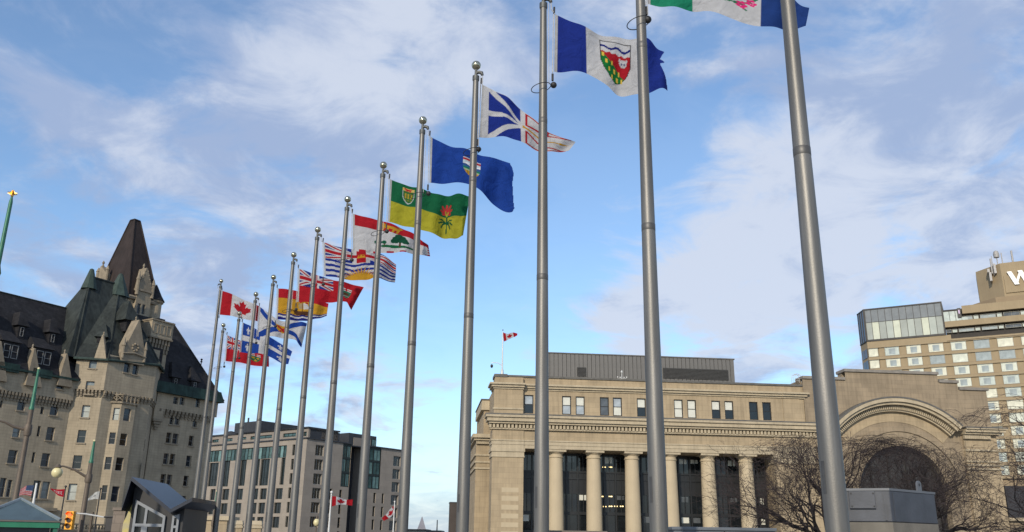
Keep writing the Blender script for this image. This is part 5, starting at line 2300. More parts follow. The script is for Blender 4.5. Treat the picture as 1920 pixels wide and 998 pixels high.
# roof lucarnes of the tower
for (F, x, y, v) in ((F1, 190, 632, 1.0), (F2, 247, 602, 1.2)):
    u, z = F.p(x, y, v)
    s = 1.0 if F is F1 else 1.45
    m = MB().box(u - .45 * s, u + .45 * s, v, v + 2.4, z - 1.0 * s, z)
    d = to_cha(F, m).build('tower_lucarne', SLATE, cha)
    m = MB().loft([(u - .8 * s, v - .3, z), (u + .8 * s, v - .3, z), (u + .8 * s, v + 2.6, z), (u - .8 * s, v + 2.6, z)],
                  [(u - .1, v + 1.0, z + 1.9 * s), (u + .1, v + 1.0, z + 1.9 * s), (u + .1, v + 2.2, z + 1.9 * s), (u - .1, v + 2.2, z + 1.9 * s)])
    to_cha(F, m).build('tower_lucarne_roof', COPPER, d)

# --- tall square tower behind with the brown pyramid roof
Kp = at_dist(172, 1008, 127)
KF = Frame((Kp.x, Kp.y), a2)
KL = Frame((Kp.x, Kp.y), a2 - rad(90))
kw = KF.u(291, 566)
kl = KL.u(178, 560)
zk = KF.z(240, 556)
Kc = [KF.w(0, 0, 0), KF.w(kw, 0, 0)]
pK = [cq(KF, -.35, -.35, zk), cq(KF, kw + .35, -.35, zk), cq(KF, kw + .35, -kl + .35, zk), cq(KF, -.35, -kl + .35, zk)]
cen = KF.w(kw / 2, -kl / 2, 0)
dcen = math.hypot(cen.x, cen.y)
ta, tb = at_dist(246, 416, dcen), at_dist(261.5, 413, dcen)
zap = (ta.z + tb.z) / 2
hk = .55
half = (tb - ta).length / 2
pT = [cq(KF, kw / 2 - half * .8, -kl / 2 - half * .8, zap), cq(KF, kw / 2 + half * .8, -kl / 2 - half * .8, zap),
      cq(KF, kw / 2 + half * .8, -kl / 2 + half * .8, zap), cq(KF, kw / 2 - half * .8, -kl / 2 + half * .8, zap)]
# shift the top so that it sits where the picture shows it
mt = CF.loc((ta + tb) / 2)
ct = Vector(((pT[0][0] + pT[2][0]) / 2, (pT[0][1] + pT[2][1]) / 2, 0))
sh_ = Vector((mt.x, mt.y, 0)) - ct
pT = [(p[0] + sh_.x, p[1] + sh_.y, p[2]) for p in pT]
MB().loft(pK, pT).build('brown_roof', BROWNR, cha)
m = MB()
for k in range(4):
    m.tube([pK[k], pT[k]], .12, 6)
    m.tube([pT[k], pT[(k + 1) % 4]], .14, 6)
m.build('brown_roof_hips', BROWNR, cha)
m = MB()
m.column([p[:2] for p in [cq(KF, 0, 0, 0), cq(KF, kw, 0, 0), cq(KF, kw, -kl, 0), cq(KF, 0, -kl, 0)]], 0, zk)
m.build('square_tower_wall', LIM, cha)
m = MB()
m.tube([cq(KF, -.2, -.2, zk), cq(KF, kw + .2, -.2, zk)], .3, 6).tube([cq(KF, -.2, -.2, zk), cq(KF, -.2, -kl + .2, zk)], .3, 6)
m.build('square_tower_cornice', LIM2, cha)
# right stone dormer with paired lancets
DV = -.5
du0, du1 = KF.u(254, 570, DV), KF.u(282, 570, DV)
dz0, dz1 = KF.z(265, 606, DV), KF.z(268, 545, DV)
lan = rects(KF, [(257, 263.5, 569, 589), (266, 272, 571, 590)], DV)
m = MB().wall(du0, du1, dz0, dz1, DV, lan, .3)
m.quad((du0, DV, dz0), (du0, 1.5, dz0), (du0, 1.5, dz1), (du0, DV, dz1)).quad((du1, DV, dz0), (du1, 1.5, dz0), (du1, 1.5, dz1), (du1, DV, dz1))
to_cha(KF, m).build('stone_dormer', LIM, cha, fix=False)
for r in lan:
    cwin(KF, r, DV + .15, G_CH[0], 'plain', .07)
ua, za = KF.p(275.5, 503, DV)
m = MB().prism([(du0 - .15, dz1), (du1 + .15, dz1), (ua + .1, za), (ua - .1, za)], DV - .1, 1.6)
m.lathe([(.08, za - .2), (.2, za), (.08, za + .2), (.18, za + .4), (.02, za + .8)], ua, .2, 8)
for q, hh_ in ((du0 - .05, 2.6), (du1 + .05, 2.0)):
    m.lathe([(.26, dz1 - .8), (.26, dz1 + hh_ * .5), (.34, dz1 + hh_ * .55), (.05, dz1 + hh_)], q, DV, 8)
for k in range(5):
    t = (k + 1) / 6
    for (e0, e1) in ((du0, ua), (du1, ua)):
        m.sphere((e0 + (e1 - e0) * t, DV, dz1 + (za - dz1) * t + .1), .17, 7, 5)
m.box(du0 - .2, du1 + .2, DV - .2, .2, dz1 - .15, dz1 + .12)
m.box(du0 - .15, du1 + .15, DV - .18, .2, dz0 - .2, dz0 + .1)
to_cha(KF, m).build('stone_dormer_gable', LIM2, cha, kind='stuff')
# left stone dormer
LV = -.4
lu0, lu1 = KL.u(181, 530, LV), KL.u(198, 530, LV)
lz0, lz1 = KL.z(190, 540, LV), KL.z(190, 517, LV)
ua, za = KL.p(189.5, 499, LV)
m = MB().box(lu0, lu1, LV, 1.5, lz0 - 3, lz1)
m.prism([(lu0, lz1), (lu1, lz1), (ua + .1, za), (ua - .1, za)], LV, 1.5)
m.lathe([(.08, za - .3), (.22, za), (.08, za + .3), (.2, za + .55), (.02, za + .9)], ua, LV + .3, 8)
for q in (lu0, lu1):
    m.lathe([(.25, lz1 - 1.0), (.25, lz1 + .6), (.32, lz1 + .7), (.05, lz1 + 1.3)], q, LV, 8)
to_cha(KL, m).build('stone_dormer_gable', LIM2, cha, kind='stuff')
# round corner turret of the square tower
tu, tz1 = KF.p(292, 566, .3)
tz0 = 8.0
m = MB().lathe([(1.05, tz0), (1.05, tz1 - .3), (1.25, tz1 - .15), (1.25, tz1 + .1)], tu, .6, 14)
to_cha(KF, m).build('corner_turret', LIM, cha, smooth=True)
m = MB().lathe([(1.4, tz1 + .1), (.9, tz1 + .9), (.25, tz1 + 2.2), (.02, tz1 + 2.6)], tu, .6, 14)
to_cha(KF, m).build('turret_roof', SLATE, cha, smooth=True)

# --- panelled stone stack between tower and right wing
SV = -.15
su0, su1 = CF.u(283, 625, SV), CF.u(324, 625, SV)
sz1, sz0 = CF.z(304, 604, SV), CF.z(304, 634, SV)
m = MB().box(su0, su1, SV, 4, sz0, sz1)
st_ = m.build('stone_stack', LIM, cha)
m = MB()
w_ = (su1 - su0)
for k in range(3):
    a = su0 + w_ * (.08 + .31 * k)
    b = a + w_ * .22
    z0_, z1_ = sz0 + (sz1 - sz0) * .2, sz0 + (sz1 - sz0) * .82
    for (p, q, r_, s_) in ((a, b, z1_ - .1, z1_), (a, b, z0_, z0_ + .1), (a, a + .1, z0_ + .1, z1_ - .1), (b - .1, b, z0_ + .1, z1_ - .1)):
        m.box(p, q, SV - .08, SV, r_, s_)
m.box(su0 - .12, su1 + .12, SV - .15, 4.1, sz1, sz1 + .18)
m.box(su0 - .1, su1 + .1, SV - .12, 4.05, sz0 - .2, sz0 - .004)
m.build('stack_panels', LIM2, st_)
zsb = CF.z(300, 662, 0)
corbels(CF, su0, su1, sz0 - .2, zsb, .3, 7, 'stack_corbels')
MB().box(su0 + .15, su1 - .15, .35, 4, 0, sz0 - .2).build('stack_shaft', LIM, cha)
MB().box(CF.u(297, 600, 1), CF.u(310, 600, 1), 1, 2.5, sz1 + .18, sz1 + .75).build('chimney_pot', SLATE, st_)
# small dormer bay under the stack with slate skirt
bu0, bu1 = CF.u(272, 680, -.6), CF.u(303, 680, -.6)
bz0, bz1 = CF.z(288, 682, -.6), CF.z(285, 650, -.6)
bo = MB().box(bu0, bu1, -.6, .5, bz0 - .2, bz1).build('slate_bay', SLATE, cha)
MB().box(bu0 - .2, bu1 + .2, -.85, .5, bz0 - .6, bz0 - .2).build('slate_bay_skirt', SLATE, bo)
MB().box(bu0 + .5, bu1 - .5, -.64, -.6, bz0 + .2, bz1 - .3).build('slate_bay_panel', LIM, bo)

# --- right wing
uR_0, uR_1 = CF.u(255, 1009), CF.u(373, 1010)
z_re = CF.z(350, 741, -.5)
z_rc1, z_rc0 = CF.z(345, 771.5, -.3), CF.z(345, 783, -.0)
rl = rects(CF, [(311.5, 321, 811, 831), (323.5, 334, 813, 832.5), (354, 363, 817, 836.5), (306.5, 316, 850, 870.5), (318.5, 328, 851, 871.5),
                (349, 358.5, 854.5, 875), (301, 310.5, 889, 908.5), (313, 322, 890, 909.5), (344, 353, 892, 911.5),
                (296, 305, 926, 946), (308, 317, 927, 947), (339, 348, 930, 950)])
rm = rects(CF, [(318.5, 326, 776.5, 796), (328, 337, 778, 797), (361.5, 370, 785, 801)])
ru = rects(CF, [(325, 334, 744.5, 758), (337, 346, 745, 759.5), (367, 375, 748, 764)], -.35)
MB().wall(uR_0, uR_1, 0, z_rc0 + .3, 0, rl + rm, .4).build('right_wing_wall', LIM, cha, fix=False)
m = MB().wall(uR_0, uR_1 + .3, z_rc1 - .1, z_re, -.35, ru, .4)
m.quad((uR_0, -.35, z_rc1 - .1), (uR_1 + .3, -.35, z_rc1 - .1), (uR_1 + .3, 0, z_rc1 - .1), (uR_0, 0, z_rc1 - .1))
m.quad((uR_1, 0, 0), (uR_1, 12, 0), (uR_1, 12, z_rc0 + .3), (uR_1, 0, z_rc0 + .3))
m.quad((uR_1 + .3, -.35, z_rc1 - .1), (uR_1 + .3, 12, z_rc1 - .1), (uR_1 + .3, 12, z_re), (uR_1 + .3, -.35, z_re))
m.build('right_wing_upper_wall', LIM, cha, fix=False)
for r in rl:
    cwin(CF, r, .22, rng.choice((G_CH[3], G_CH[0], G_CH[1])), sill=LIM2)
for r in rm:
    cwin(CF, r, .22, G_CH[3], sill=LIM2)
for r in ru:
    cwin(CF, r, -.13, G_CH[0])
corbels(CF, uR_0 + .5, uR_1, z_rc1 - .1, z_rc0 - .3, 0, 15)
eu0, eu1 = CF.u(305, 736, -.9), CF.u(420, 751, -.9)
zre = z_re
apx = on_cf(322, 606, 4.5)
m = MB()
l0 = (eu0 - 6, -.9, zre)
l1 = (eu1, -.9, zre)
l2 = (eu1, 10, zre)
a0_ = (apx[0] - 9, 4.5, apx[2])
a1_ = (apx[0] + .2, 4.5, apx[2])
m.poly([l0, l1, a1_, a0_]).poly([l1, l2, a1_]).poly([l2, (eu0 - 6, 10, zre), a0_, a1_])
m.build('right_wing_roof', SLATE, cha, fix=False)
k_ = .13
MB().loft([(eu0 - 3, -.95, zre - .25), (eu1 + .1, -.95, zre - .25), (eu1 + .1, 10, zre - .25), (eu0 - 3, 10, zre - .25)],
          [(eu0 - 3, -.95 + .2, zre + 1.2), (eu1 - .5, -.95 + .2, zre + 1.2), (eu1 - .5, 10, zre + 1.2), (eu0 - 3, 10, zre + 1.2)]).build('copper_skirt', PATINA, cha)
hip = [Vector(l1), Vector(a1_)]
m = MB().tube(hip, .12, 6)
for t in (.28, .45):
    c = hip[0].lerp(hip[1], t)
    m.lathe([(.06, c.z), (.06, c.z + .5), (.2, c.z + .6), (.06, c.z + .75), (.18, c.z + .95), (.02, c.z + 1.1)], c.x, c.y, 8)
m.build('right_roof_hip', SLATE, cha)
for (xc, y0, y1) in ((328, 708, 722), (364, 715, 730)):
    u, zb_ = CF.p(xc, y1, -.3)
    zt_ = CF.z(xc, y0, -.3)
    d = MB().box(u - .55, u + .55, -.35, 2.5, zb_ - .3, zt_).build('right_lucarne', SLATE, cha)
    MB().loft([(u - .9, -.6, zt_), (u + .9, -.6, zt_), (u + .9, 2.5, zt_), (u - .9, 2.5, zt_)],
              [(u - .12, .8, zt_ + 2.2), (u + .12, .8, zt_ + 2.2), (u + .12, 2.2, zt_ + 2.2), (u - .12, 2.2, zt_ + 2.2)]).build('right_lucarne_roof', SLATE, d)
    o = cwin(CF, (u - .22, u + .22, zb_ + .05, zt_ - .15), -.42, G_CH[1], 'sash', .05)
    o.parent = d
# corbelled pilaster in the angle
u, z = CF.p(294, 786, -.2)
m = MB()
for k, (w_, dz) in enumerate(((.75, 0), (.55, -.35), (.36, -.7), (.2, -1.05))):
    m.box(u - w_, u + w_, -.55 + .1 * k, .3, z + dz - .3, z + dz - .004)
m.build('angle_corbel', LIM2, cha)
MB().box(u - .7, u + .7, -.4, .3, z, z_re - 1.5).build('angle_pilaster', LIM, cha)
# ground-floor ledge, string course and terrace wall in front
zl_ = CF.z(85, 952, -.8)
MB().box(CF.u(62, 952, -.8), CF.u(108, 952, -.8), -.8, .3, zl_ - .35, zl_).build('window_ledge', LIM2, cha)

# ------------------------------------------------------------------ things in the street and on the plaza
GRN = mat('green painted steel', (.03, .14, .085), .5, .2, .25, 4)
BRZ = mat('bronze painted steel', (.115, .090, .068), .6, .2, .2, 3)
GLOBE = mat('cream lamp globe', (.62, .55, .30), .35, 0, .1, 4)
GILT = mat('gilt leaf', (.75, .45, .14), .3, .8, .15, 8)
WHT = mat('white painted steel', (.62, .62, .60), .5, .1, .1, 5)

# tall green mast with gilded leaf at the left edge
b = at_dist(-106, 1004, 31)
t = at_dist(25, 369, 31)
r = empty('ornamental_mast', (b.x, b.y, 0), 0, 'tall green mast topped with a small gilded leaf', 'mast')
MB().lathe([(.16, 0), (.14, .4), (.09, t.z * .55), (.09, t.z - 2.75), (.13, t.z - 2.6), (.07, t.z - 2.35), (.058, t.z - .2), (.03, t.z - .02)], seg=14).build('shaft', GRN, r, smooth=True)
m = MB()
for k in range(6):
    a = math.pi * 2 * k / 6
    m.prism([(0, t.z), (.05, t.z + .06), (.17, t.z + .11), (.08, t.z + .13), (.02, t.z + .22)], -.012, .012)
    n0 = len(m.v) - 10
    for i in range(n0, len(m.v)):
        x, y, z = m.v[i]
        m.v[i] = (x * math.cos(a) - y * math.sin(a), x * math.sin(a) + y * math.cos(a), z)
m.sphere((0, 0, t.z + .03), .05, 8, 6)
m.build('gilded_leaf', GILT, r)


def street_lamp(xt, yt, xb, D, ysplit, label, arm_px=None, globe_px=None, fat=1.0):
    b = at_dist(xb, 1006, D)
    t = at_dist(xt, yt, D)
    s = at_dist(xt, ysplit, D)
    r = empty('street_lamp', (b.x, b.y, 0), 0, label, 'street lamp', 'bronze and green street lamps')
    MB().lathe([(.20 * fat, 0), (.18 * fat, .5), (.13 * fat, .6), (.10 * fat, s.z - .02)], seg=12).build('lower_shaft', BRZ, r, smooth=True)
    MB().lathe([(.105 * fat, s.z - .02), (.11 * fat, s.z + .05), (.085 * fat, s.z + .1), (.05 * fat, t.z - .1), (.055 * fat, t.z)], seg=12).build('upper_shaft', GRN, r, smooth=True)
    MB().sphere((0, 0, t.z + .03), .055 * fat, 10, 8).build('cap', GLOBE, r, smooth=True)
    if arm_px:
        pts = []
        for (x, y) in arm_px:
            p = at_dist(x, y, D)
            pts.append((p.x - b.x, p.y - b.y, p.z))
        pts[0] = (0, 0, pts[0][2])
        MB().tube(pts, [.06, .05, .04] + [.035] * (len(pts) - 3), 8).build('arm', BRZ, r, smooth=True)
        MB().lathe([(.14 * fat, pts[0][2] - .2), (.16 * fat, pts[0][2] - .1), (.16 * fat, pts[0][2] + .1), (.14 * fat, pts[0][2] + .2)], seg=12).build('arm_collar', BRZ, r, smooth=True)
    if globe_px:
        p = at_dist(*globe_px[:2], D)
        c = (p.x - b.x, p.y - b.y, p.z)
        q = MB().sphere(c, globe_px[2], 18, 12)
        q.build('globe', GLOBE, r, smooth=True)
        MB().lathe([(.06, c[2] + globe_px[2] - .02), (.16, c[2] + globe_px[2]), (.07, c[2] + globe_px[2] + .14)], c[0], c[1], 10).build('globe_holder', BRZ, r, smooth=True)
    return r


street_lamp(178, 828, 149, 46, 868, 'street lamp with a cream globe on a long arm, before the lit tower face',
            [(163, 897), (140, 881), (120, 874.5), (107, 874)], (107, 886.5, .24))
street_lamp(63, 692, 16, 36, 768, 'thick street lamp with long green top, in front of the left wing',
            [(41, 806), (25, 800), (10, 792), (-15, 786)], None, .85)
street_lamp(407, 922, 397, 62, 955, 'slim green lamp post with bright tip, before the modern hotel', [(399, 981), (404, 980), (408, 980)], None, .8)

# traffic signal on its own post, with mast arm
D = 45.2
b = at_dist(148.5, 1006, D)
r = empty('traffic_signal', (b.x + .3, b.y + .25, 0), 0, 'yellow traffic light showing red, hung beside the globe street lamp', 'traffic light')
p0 = at_dist(161, 964, D)
pL = at_dist(133, 962, D)
pR = at_dist(206, 972, D)
L0 = Vector(r.location)
MB().tube([Vector((0, 0, 0)), Vector((.02, 0, p0.z + .1))], .06, 10).build('post', BRZ, r)
MB().tube([pL - L0, p0 - L0, (p0 + pR) / 2 - L0, pR - L0], [.025, .035, .035, .03], 8).build('mast_arm', WHT, r)
YEL = mat('signal yellow', (.78, .36, .02), .5, 0, .1, 6)
c = at_dist(131.5, 976, D) - L0
hx, hz = .17, .40
hd = MB().box(c.x - hx, c.x + hx, c.y - .12, c.y + .12, c.z - hz, c.z + hz).build('signal_head', YEL, r, bevel=.02)
RL = mat('red signal lamp', (.9, .05, .01), .4, emit=((1.0, .07, .015), 3.0))
DL = mat('unlit signal lens', (.03, .012, .008), .3, 0, .2, 5)
for k in range(3):
    zc_ = c.z + hz * (.62 - .62 * k)
    m = MB()
    for q in range(16):
        pass
    m.tube([(c.x, c.y - .14, zc_), (c.x, c.y - .125, zc_)], .105, 16)
    m.build('lens', RL if k == 0 else DL, hd)
    m = MB()
    n = 10
    for q in range(n):
        a, b2 = math.pi * q / n, math.pi * (q + 1) / n
        m.quad((c.x + .125 * math.cos(a), c.y - .12, zc_ + .125 * math.sin(a)), (c.x + .125 * math.cos(b2), c.y - .12, zc_ + .125 * math.sin(b2)),
               (c.x + .125 * math.cos(b2), c.y - .28, zc_ + .125 * math.sin(b2)), (c.x + .125 * math.cos(a), c.y - .28, zc_ + .125 * math.sin(a)))
    m.build('visor', YEL, hd)
c = at_dist(209, 982, D) - L0
m = MB().box(c.x - .2, c.x + .2, c.y - .2, c.y + .2, c.z - .35, c.z + .25).box(c.x - .3, c.x + .3, c.y - .25, c.y + .25, c.z + .25, c.z + .32)
m.build('side_signal', DARKHW, r, bevel=.03)


# kiosk with green hipped roof
def kiosk():
    D = 31
    c = at_dist(30, 1004, D + 1.6)
    ap = at_dist(31, 938, D + 1.6)
    e1 = at_dist(113, 978, D)
    e0 = at_dist(-52, 976, D)
    a = math.atan2(e1.y - e0.y, e1.x - e0.x)
    w = (e1 - e0).length / 2
    mid = (e0 + e1) / 2
    ROOF = mat('blue grey kiosk roof', (.075, .115, .135), .45, .2, .2, 1.5, streak=.15)
    r = empty('kiosk', (mid.x, mid.y, 0), a, 'kiosk with pointed blue-grey roof and green fascia at lower left', 'kiosk')
    z1, z2 = e1.z + .02, ap.z
    z0 = at_dist(60, 989.5, D).z
    d = 2 * w
    MB().loft([(-w, 0, z1), (w, 0, z1), (w, d, z1), (-w, d, z1)], [(-.06, w - .06, z2), (.06, w - .06, z2), (.06, w + .06, z2), (-.06, w + .06, z2)]).build('roof', ROOF, r)
    m = MB()
    for (x, y) in ((-w, 0), (w, 0), (w, d), (-w, d)):
        m.tube([(x, y, z1 + .02), (0, w, z2 + .02)], .06, 6)
    m.build('roof_ridge', mat('pale ridge flashing', (.20, .24, .26), .5, .3, .2, 3), r)
    MB().box(-w - .03, w + .03, -.04, d + .04, z1 - .05, z1 - .004).build('gutter', mat('grey brown gutter', (.12, .105, .095), .6, 0, .2, 3), r)
    MB().box(-w, w, -.01, d, z0, z1 - .055).build('fascia', mat('bright green fascia', (.02, .17, .09), .5, 0, .2, 2), r)
    MB().box(-w + .25, w - .25, .25, d - .25, 0, z0).build('walls', mat('dark kiosk wall', (.02, .024, .028), .3, 0, .2, 2), r)
    for x in (-w + .1, w - .1):
        for y in (.1, d - .1):
            MB().box(x - .06, x + .06, y - .06, y + .06, 0, z0).build('post', GRN, r)


kiosk()


# kiosk with the folded butterfly roof
def folded():
    D = 41
    o = at_dist(300, 1009, D)
    F = Frame((o.x, o.y), rad(4))
    r = F.empty('pavilion', 'small dark pavilion with folded butterfly roof and grey framed windows', 'pavilion')
    NAVY_M = mat('navy metal roof', (.014, .019, .032), .4, .4, .2, 1.0)
    DK = mat('black cladding', (.010, .011, .015), .5, .1, .2, 1.2)
    GF_ = mat('pale grey window frame', (.19, .205, .225), .5, .2, .1, 3)
    prof = [F.p(228.5, 950, -.7), F.p(247, 894, -.7), F.p(319.5, 954.5, -.7), F.p(360.5, 933, -.7)]
    th = .16
    up = [(u, z) for u, z in prof]
    dn = [(u, z - th) for u, z in prof]
    for k in range(3):
        m = MB().prism([dn[k], dn[k + 1], up[k + 1], up[k]], -.7 + .003 * k, 4.2)
        m.build('roof_plate', NAVY_M, r)
    # walls follow the roof
    def ztop(u):
        return float(np.interp(u, [p[0] for p in prof], [p[1] for p in prof])) - th - .01
    u0, u1 = F.u(246, 960), F.u(343, 980)
    xs = [u0, prof[1][0] + .02, prof[2][0], u1]
    xs = sorted(x for x in xs if u0 <= x <= u1)
    pts = [(u0, 0), (u1, 0)] + [(x, ztop(x)) for x in reversed(xs)]
    MB().prism(pts, 0, 3.8).build('wall', DK, r)
    # main trapezoid window
    q = [F.p(255, 937, -.1), F.p(310.5, 967.5, -.1)]
    qb = [F.u(250, 998, -.1), F.u(308, 998, -.1)]
    ul, ur = q[0][0], q[1][0]
    zl, zr_ = q[0][1], q[1][1]
    zt = F.z(280, 985, -.1)
    zm = lambda u: zl + (zr_ - zl) * (u - ul) / (ur - ul)
    fw = .1
    um = F.u(273, 970, -.1)
    m = MB()
    m.prism([(ul, 0.2), (ul + fw, 0.2), (ul + fw, zm(ul + fw)), (ul, zl)], -.12, 0)
    m.prism([(ur - fw, 0.2), (ur, 0.2), (ur, zr_), (ur - fw, zm(ur - fw))], -.12, 0)
    m.prism([(ul + fw, zm(ul + fw) - fw * 1.3), (ur - fw, zm(ur - fw) - fw * 1.3), (ur - fw, zm(ur - fw)), (ul + fw, zm(ul + fw))], -.118, 0)
    m.prism([(um - .05, zt), (um + .05, zt), (um + .05, zm(um + .05) - fw), (um - .05, zm(um - .05) - fw)], -.116, 0)
    m.box(ul + fw, ur - fw, -.122, 0, zt - .06, zt + .06)
    m.box(um - .12, um + .12, -.114, 0, .2, zt - .06)
    wf = m.build('window', GF_, r)
    MB().prism([(ul + .05, .25), (ur - .05, .25), (ur - .05, zr_ - .08), (ul + .05, zl - .08)], -.05, -.03).build('pane', G_TINT, wf)
    rr = F.rect(321, 334, 967, 1010, -.1)
    m = MB()
    m.box(rr[0], rr[0] + .09, -.12, 0, .3, rr[3]).box(rr[1] - .09, rr[1], -.12, 0, .3, rr[3] + .06)
    m.box(rr[0] + .09, rr[1] - .09, -.118, 0, rr[3] - .09, rr[3] + .02)
    zq = F.z(327, 988, -.1)
    m.box(rr[0] + .09, rr[1] - .09, -.117, 0, zq - .05, zq + .05)
    wf = m.build('window', GF_, r)
    MB().box(rr[0] + .05, rr[1] - .05, -.05, -.03, .3, rr[3] - .04).build('pane', G_TINT, wf)
    # side banner with yellow print
    pu = F.u(243, 960, .4)
    BAN = mat('grey banner with yellow print', (.26, .25, .26), .7, 0, 0, 1.2, col2=(.55, .45, .08))
    z1 = F.z(244, 940, .3)
    MB().prism([(u0 - .35, 0.3), (u0 - .02, .3), (u0 - .02, z1 + .1), (u0 - .35, z1 - .9)], .25, .3).build('banner', BAN, r)


folded()

# square stone pillar left of the pavilion
c = at_dist(219, 1008, 43)
r = empty('stone_pillar', (c.x, c.y, 0), rad(14), 'narrow brown stone pillar beside the folded-roof pavilion', 'pillar')
h = at_dist(219, 952, 43).z
PIL = mat('brown stone pillar', (.21, .175, .145), .85, 0, .2, 1.5, .1, 10, brick=(.5, .35, .06))
MB().box(-.24, .24, -.24, .24, 0, h - .12).build('shaft', PIL, r)
MB().box(-.29, .29, -.29, .29, h - .12, h).build('cap', PIL, r)


# terrace wall in front of the chateau
def terrace():
    a = at_dist(108, 1006, 100)
    b = at_dist(262, 1008, 106)
    ang = math.atan2(b.y - a.y, b.x - a.x)
    F = Frame((a.x, a.y), ang)
    r = F.empty('terrace_wall', 'low stone terrace wall with balustrade below the chateau tower', 'wall')
    L_ = (b - a).length
    zt = F.z(160, 984)
    MB().box(0, L_, 0, .8, 0, zt - .6).build('wall', LIM, r)
    MB().box(-.1, L_ + .1, -.12, .9, zt - .6, zt - .42).build('ledge', LIM2, r)
    MB().box(-.1, L_ + .1, -.08, .5, zt - .05, zt + .1).build('rail', LIM2, r)
    bal = MB().lathe([(.09, 0), (.14, .12), (.06, .25), (.09, .36)], seg=8).mesh('baluster', True)
    bal.materials.append(LIM2)
    n = 26
    for k in range(n):
        o = link(bpy.data.objects.new('baluster', bal))
        o.parent = r
        o.location = ((k + .5) * L_ / n, .2, zt - .415)
    MB().box(-2, -.12, -.3, 1.2, 0, zt + .75).build('end_block', LIM2, r)


terrace()


# small flags by the chateau (blown to the left of their staffs)
def small_flag(art, D, pole_px, pole_b, top, bot, label, plabel, pm, rad_=.05, cat='flag', ball=True, fn='small flags'):
    b = at_dist(pole_b[0], pole_b[1], D)
    t = at_dist(pole_px[0], pole_px[1], D)
    dd = Vector((t.x - b.x, t.y - b.y, t.z - b.z))
    # the staff stands straight: keep its foot under the top
    r = empty('flagstaff', (t.x, t.y, 0), 0, plabel, 'flagpole', 'thin flagstaffs')
    MB().lathe([(rad_ * 1.4, 0), (rad_, t.z * .5), (rad_ * .7, t.z)], seg=10).build('shaft', pm, r, smooth=True)
    if ball:
        MB().sphere((0, 0, t.z + rad_), rad_ * 1.5, 10, 8).build('ball', pm, r, smooth=True)
    make_flag('flag', art, top, bot, t.y, label, fn, nu=70, nv=36, hem=False, ripple=.12)


small_flag('usa', 84, (69, 906), (60, 950), [(0, 64, 910), (.4, 50, 911), (.7, 40, 916), (1, 27, 925)], [(0, 58, 930), (.4, 47, 928), (.7, 37, 929), (1, 26, 936)],
           'red and white striped flag blowing left, above the kiosk', 'white flagstaff with the striped flag', WHT, .11, ball=False)
small_flag('red', 88, (123, 914), (113, 980), [(0, 122.5, 917), (.5, 109, 918), (1, 95, 916)], [(0, 121.5, 933), (.5, 109, 929), (1, 97, 919)],
           'small dark red flag with white marks, before the lit tower', 'dark flagstaff with the small red flag', DARKHW, .07)
small_flag('white', 90, (188.5, 918), (181, 985), [(0, 188, 921), (.5, 178, 924), (1, 165, 936)], [(0, 187, 936), (.5, 176, 936), (1, 165, 939)],
           'small white flag blowing left, before the tower bay', 'dark flagstaff with the small white flag', DARKHW, .07)
small_flag('canada', 60, (621.5, 925), (613, 1010), [(0, 623, 930.5), (.35, 634, 932), (.7, 648, 937), (1, 662, 937)], [(0, 622, 950), (.35, 633, 947), (.7, 647, 946.5), (1, 661, 948.5)],
           'maple leaf flag on a white staff, before the modern hotel', 'white flagstaff with the larger low maple leaf flag', WHT, .06)
small_flag('canada', 75, (740, 942), (735, 1010), [(0, 738, 949), (.3, 734, 952), (.65, 725, 963), (1, 716, 972)], [(0, 740, 958), (.3, 740, 962), (.65, 732, 970), (1, 720, 977)],
           'limp maple leaf flag hanging to the left, at the modern hotel corner', 'white flagstaff with the limp maple leaf flag', WHT, .05)

# globe lamp between the poles
b = at_dist(590, 1012, 70)
p = at_dist(593.5, 980, 70)
r = empty('globe_lamp', (p.x, p.y, 0), 0, 'small globe lamp on a thin post before the modern hotel', 'street lamp')
MB().lathe([(.07, 0), (.05, p.z - .3)], seg=10).build('post', BRZ, r, smooth=True)
MB().sphere((0, 0, p.z), .24, 14, 10, 1.2).build('globe', GLOBE, r, smooth=True)
MB().lathe([(.12, p.z + .26), (.05, p.z + .4), (.02, p.z + .55)], seg=10).build('finial', BRZ, r, smooth=True)

# stone gateway blocks at the foot of the poles
for (x0, x1, yt, D, lab) in ((434, 458, 976, 64, 'capped stone gate pier, left of the two between the poles'),
                             (468, 494, 976.5, 63, 'capped stone gate pier, right of the two between the poles')):
    a, b = at_dist(x0, yt, D), at_dist(x1, yt, D)
    c = (a + b) / 2
    w = (b - a).length / 2
    r = empty('gate_pier', (c.x, c.y, 0), rad(8), lab, 'pier', 'stone gate piers')
    z = a.z
    MB().loft([(-w * .95, -w * .7, z - .26), (w * .95, -w * .7, z - .26), (w * .95, w * .7, z - .26), (-w * .95, w * .7, z - .26)],
              [(-w * .8, -w * .5, z), (w * .8, -w * .5, z), (w * .8, w * .5, z), (-w * .8, w * .5, z)]).build('cap', ST_TRIM, r)
    MB().box(-w * .88, w * .88, -w * .6, w * .6, z - .36, z - .263).box(-w, w, -w * .75, w * .75, z - .48, z - .363).build('moulding', ST_TRIM, r)
    MB().box(-w * .85, w * .85, -w * .6, w * .6, 0, z - .483).build('shaft', ST, r)
a, b = at_dist(376, 967, 70), at_dist(428, 966, 70)
c = (a + b) / 2
w = (b - a).length / 2
r = empty('low_stone_building', (c.x, c.y, 0), rad(6), 'low tan stone building with pale coping behind the far poles', 'building')
z = a.z
MB().box(-w, w, 0, 4, 0, z - .3).build('wall', ST, r)
MB().box(-w - .1, w + .1, -.15, 4.1, z - .3, z).build('coping', ST_TRIM, r)
window(r, (w * .3, w * .3 + 1.1, .8, z - 1.15), -.04, FR_BLACK, G_SKY, None, 'cross', .07, .03)

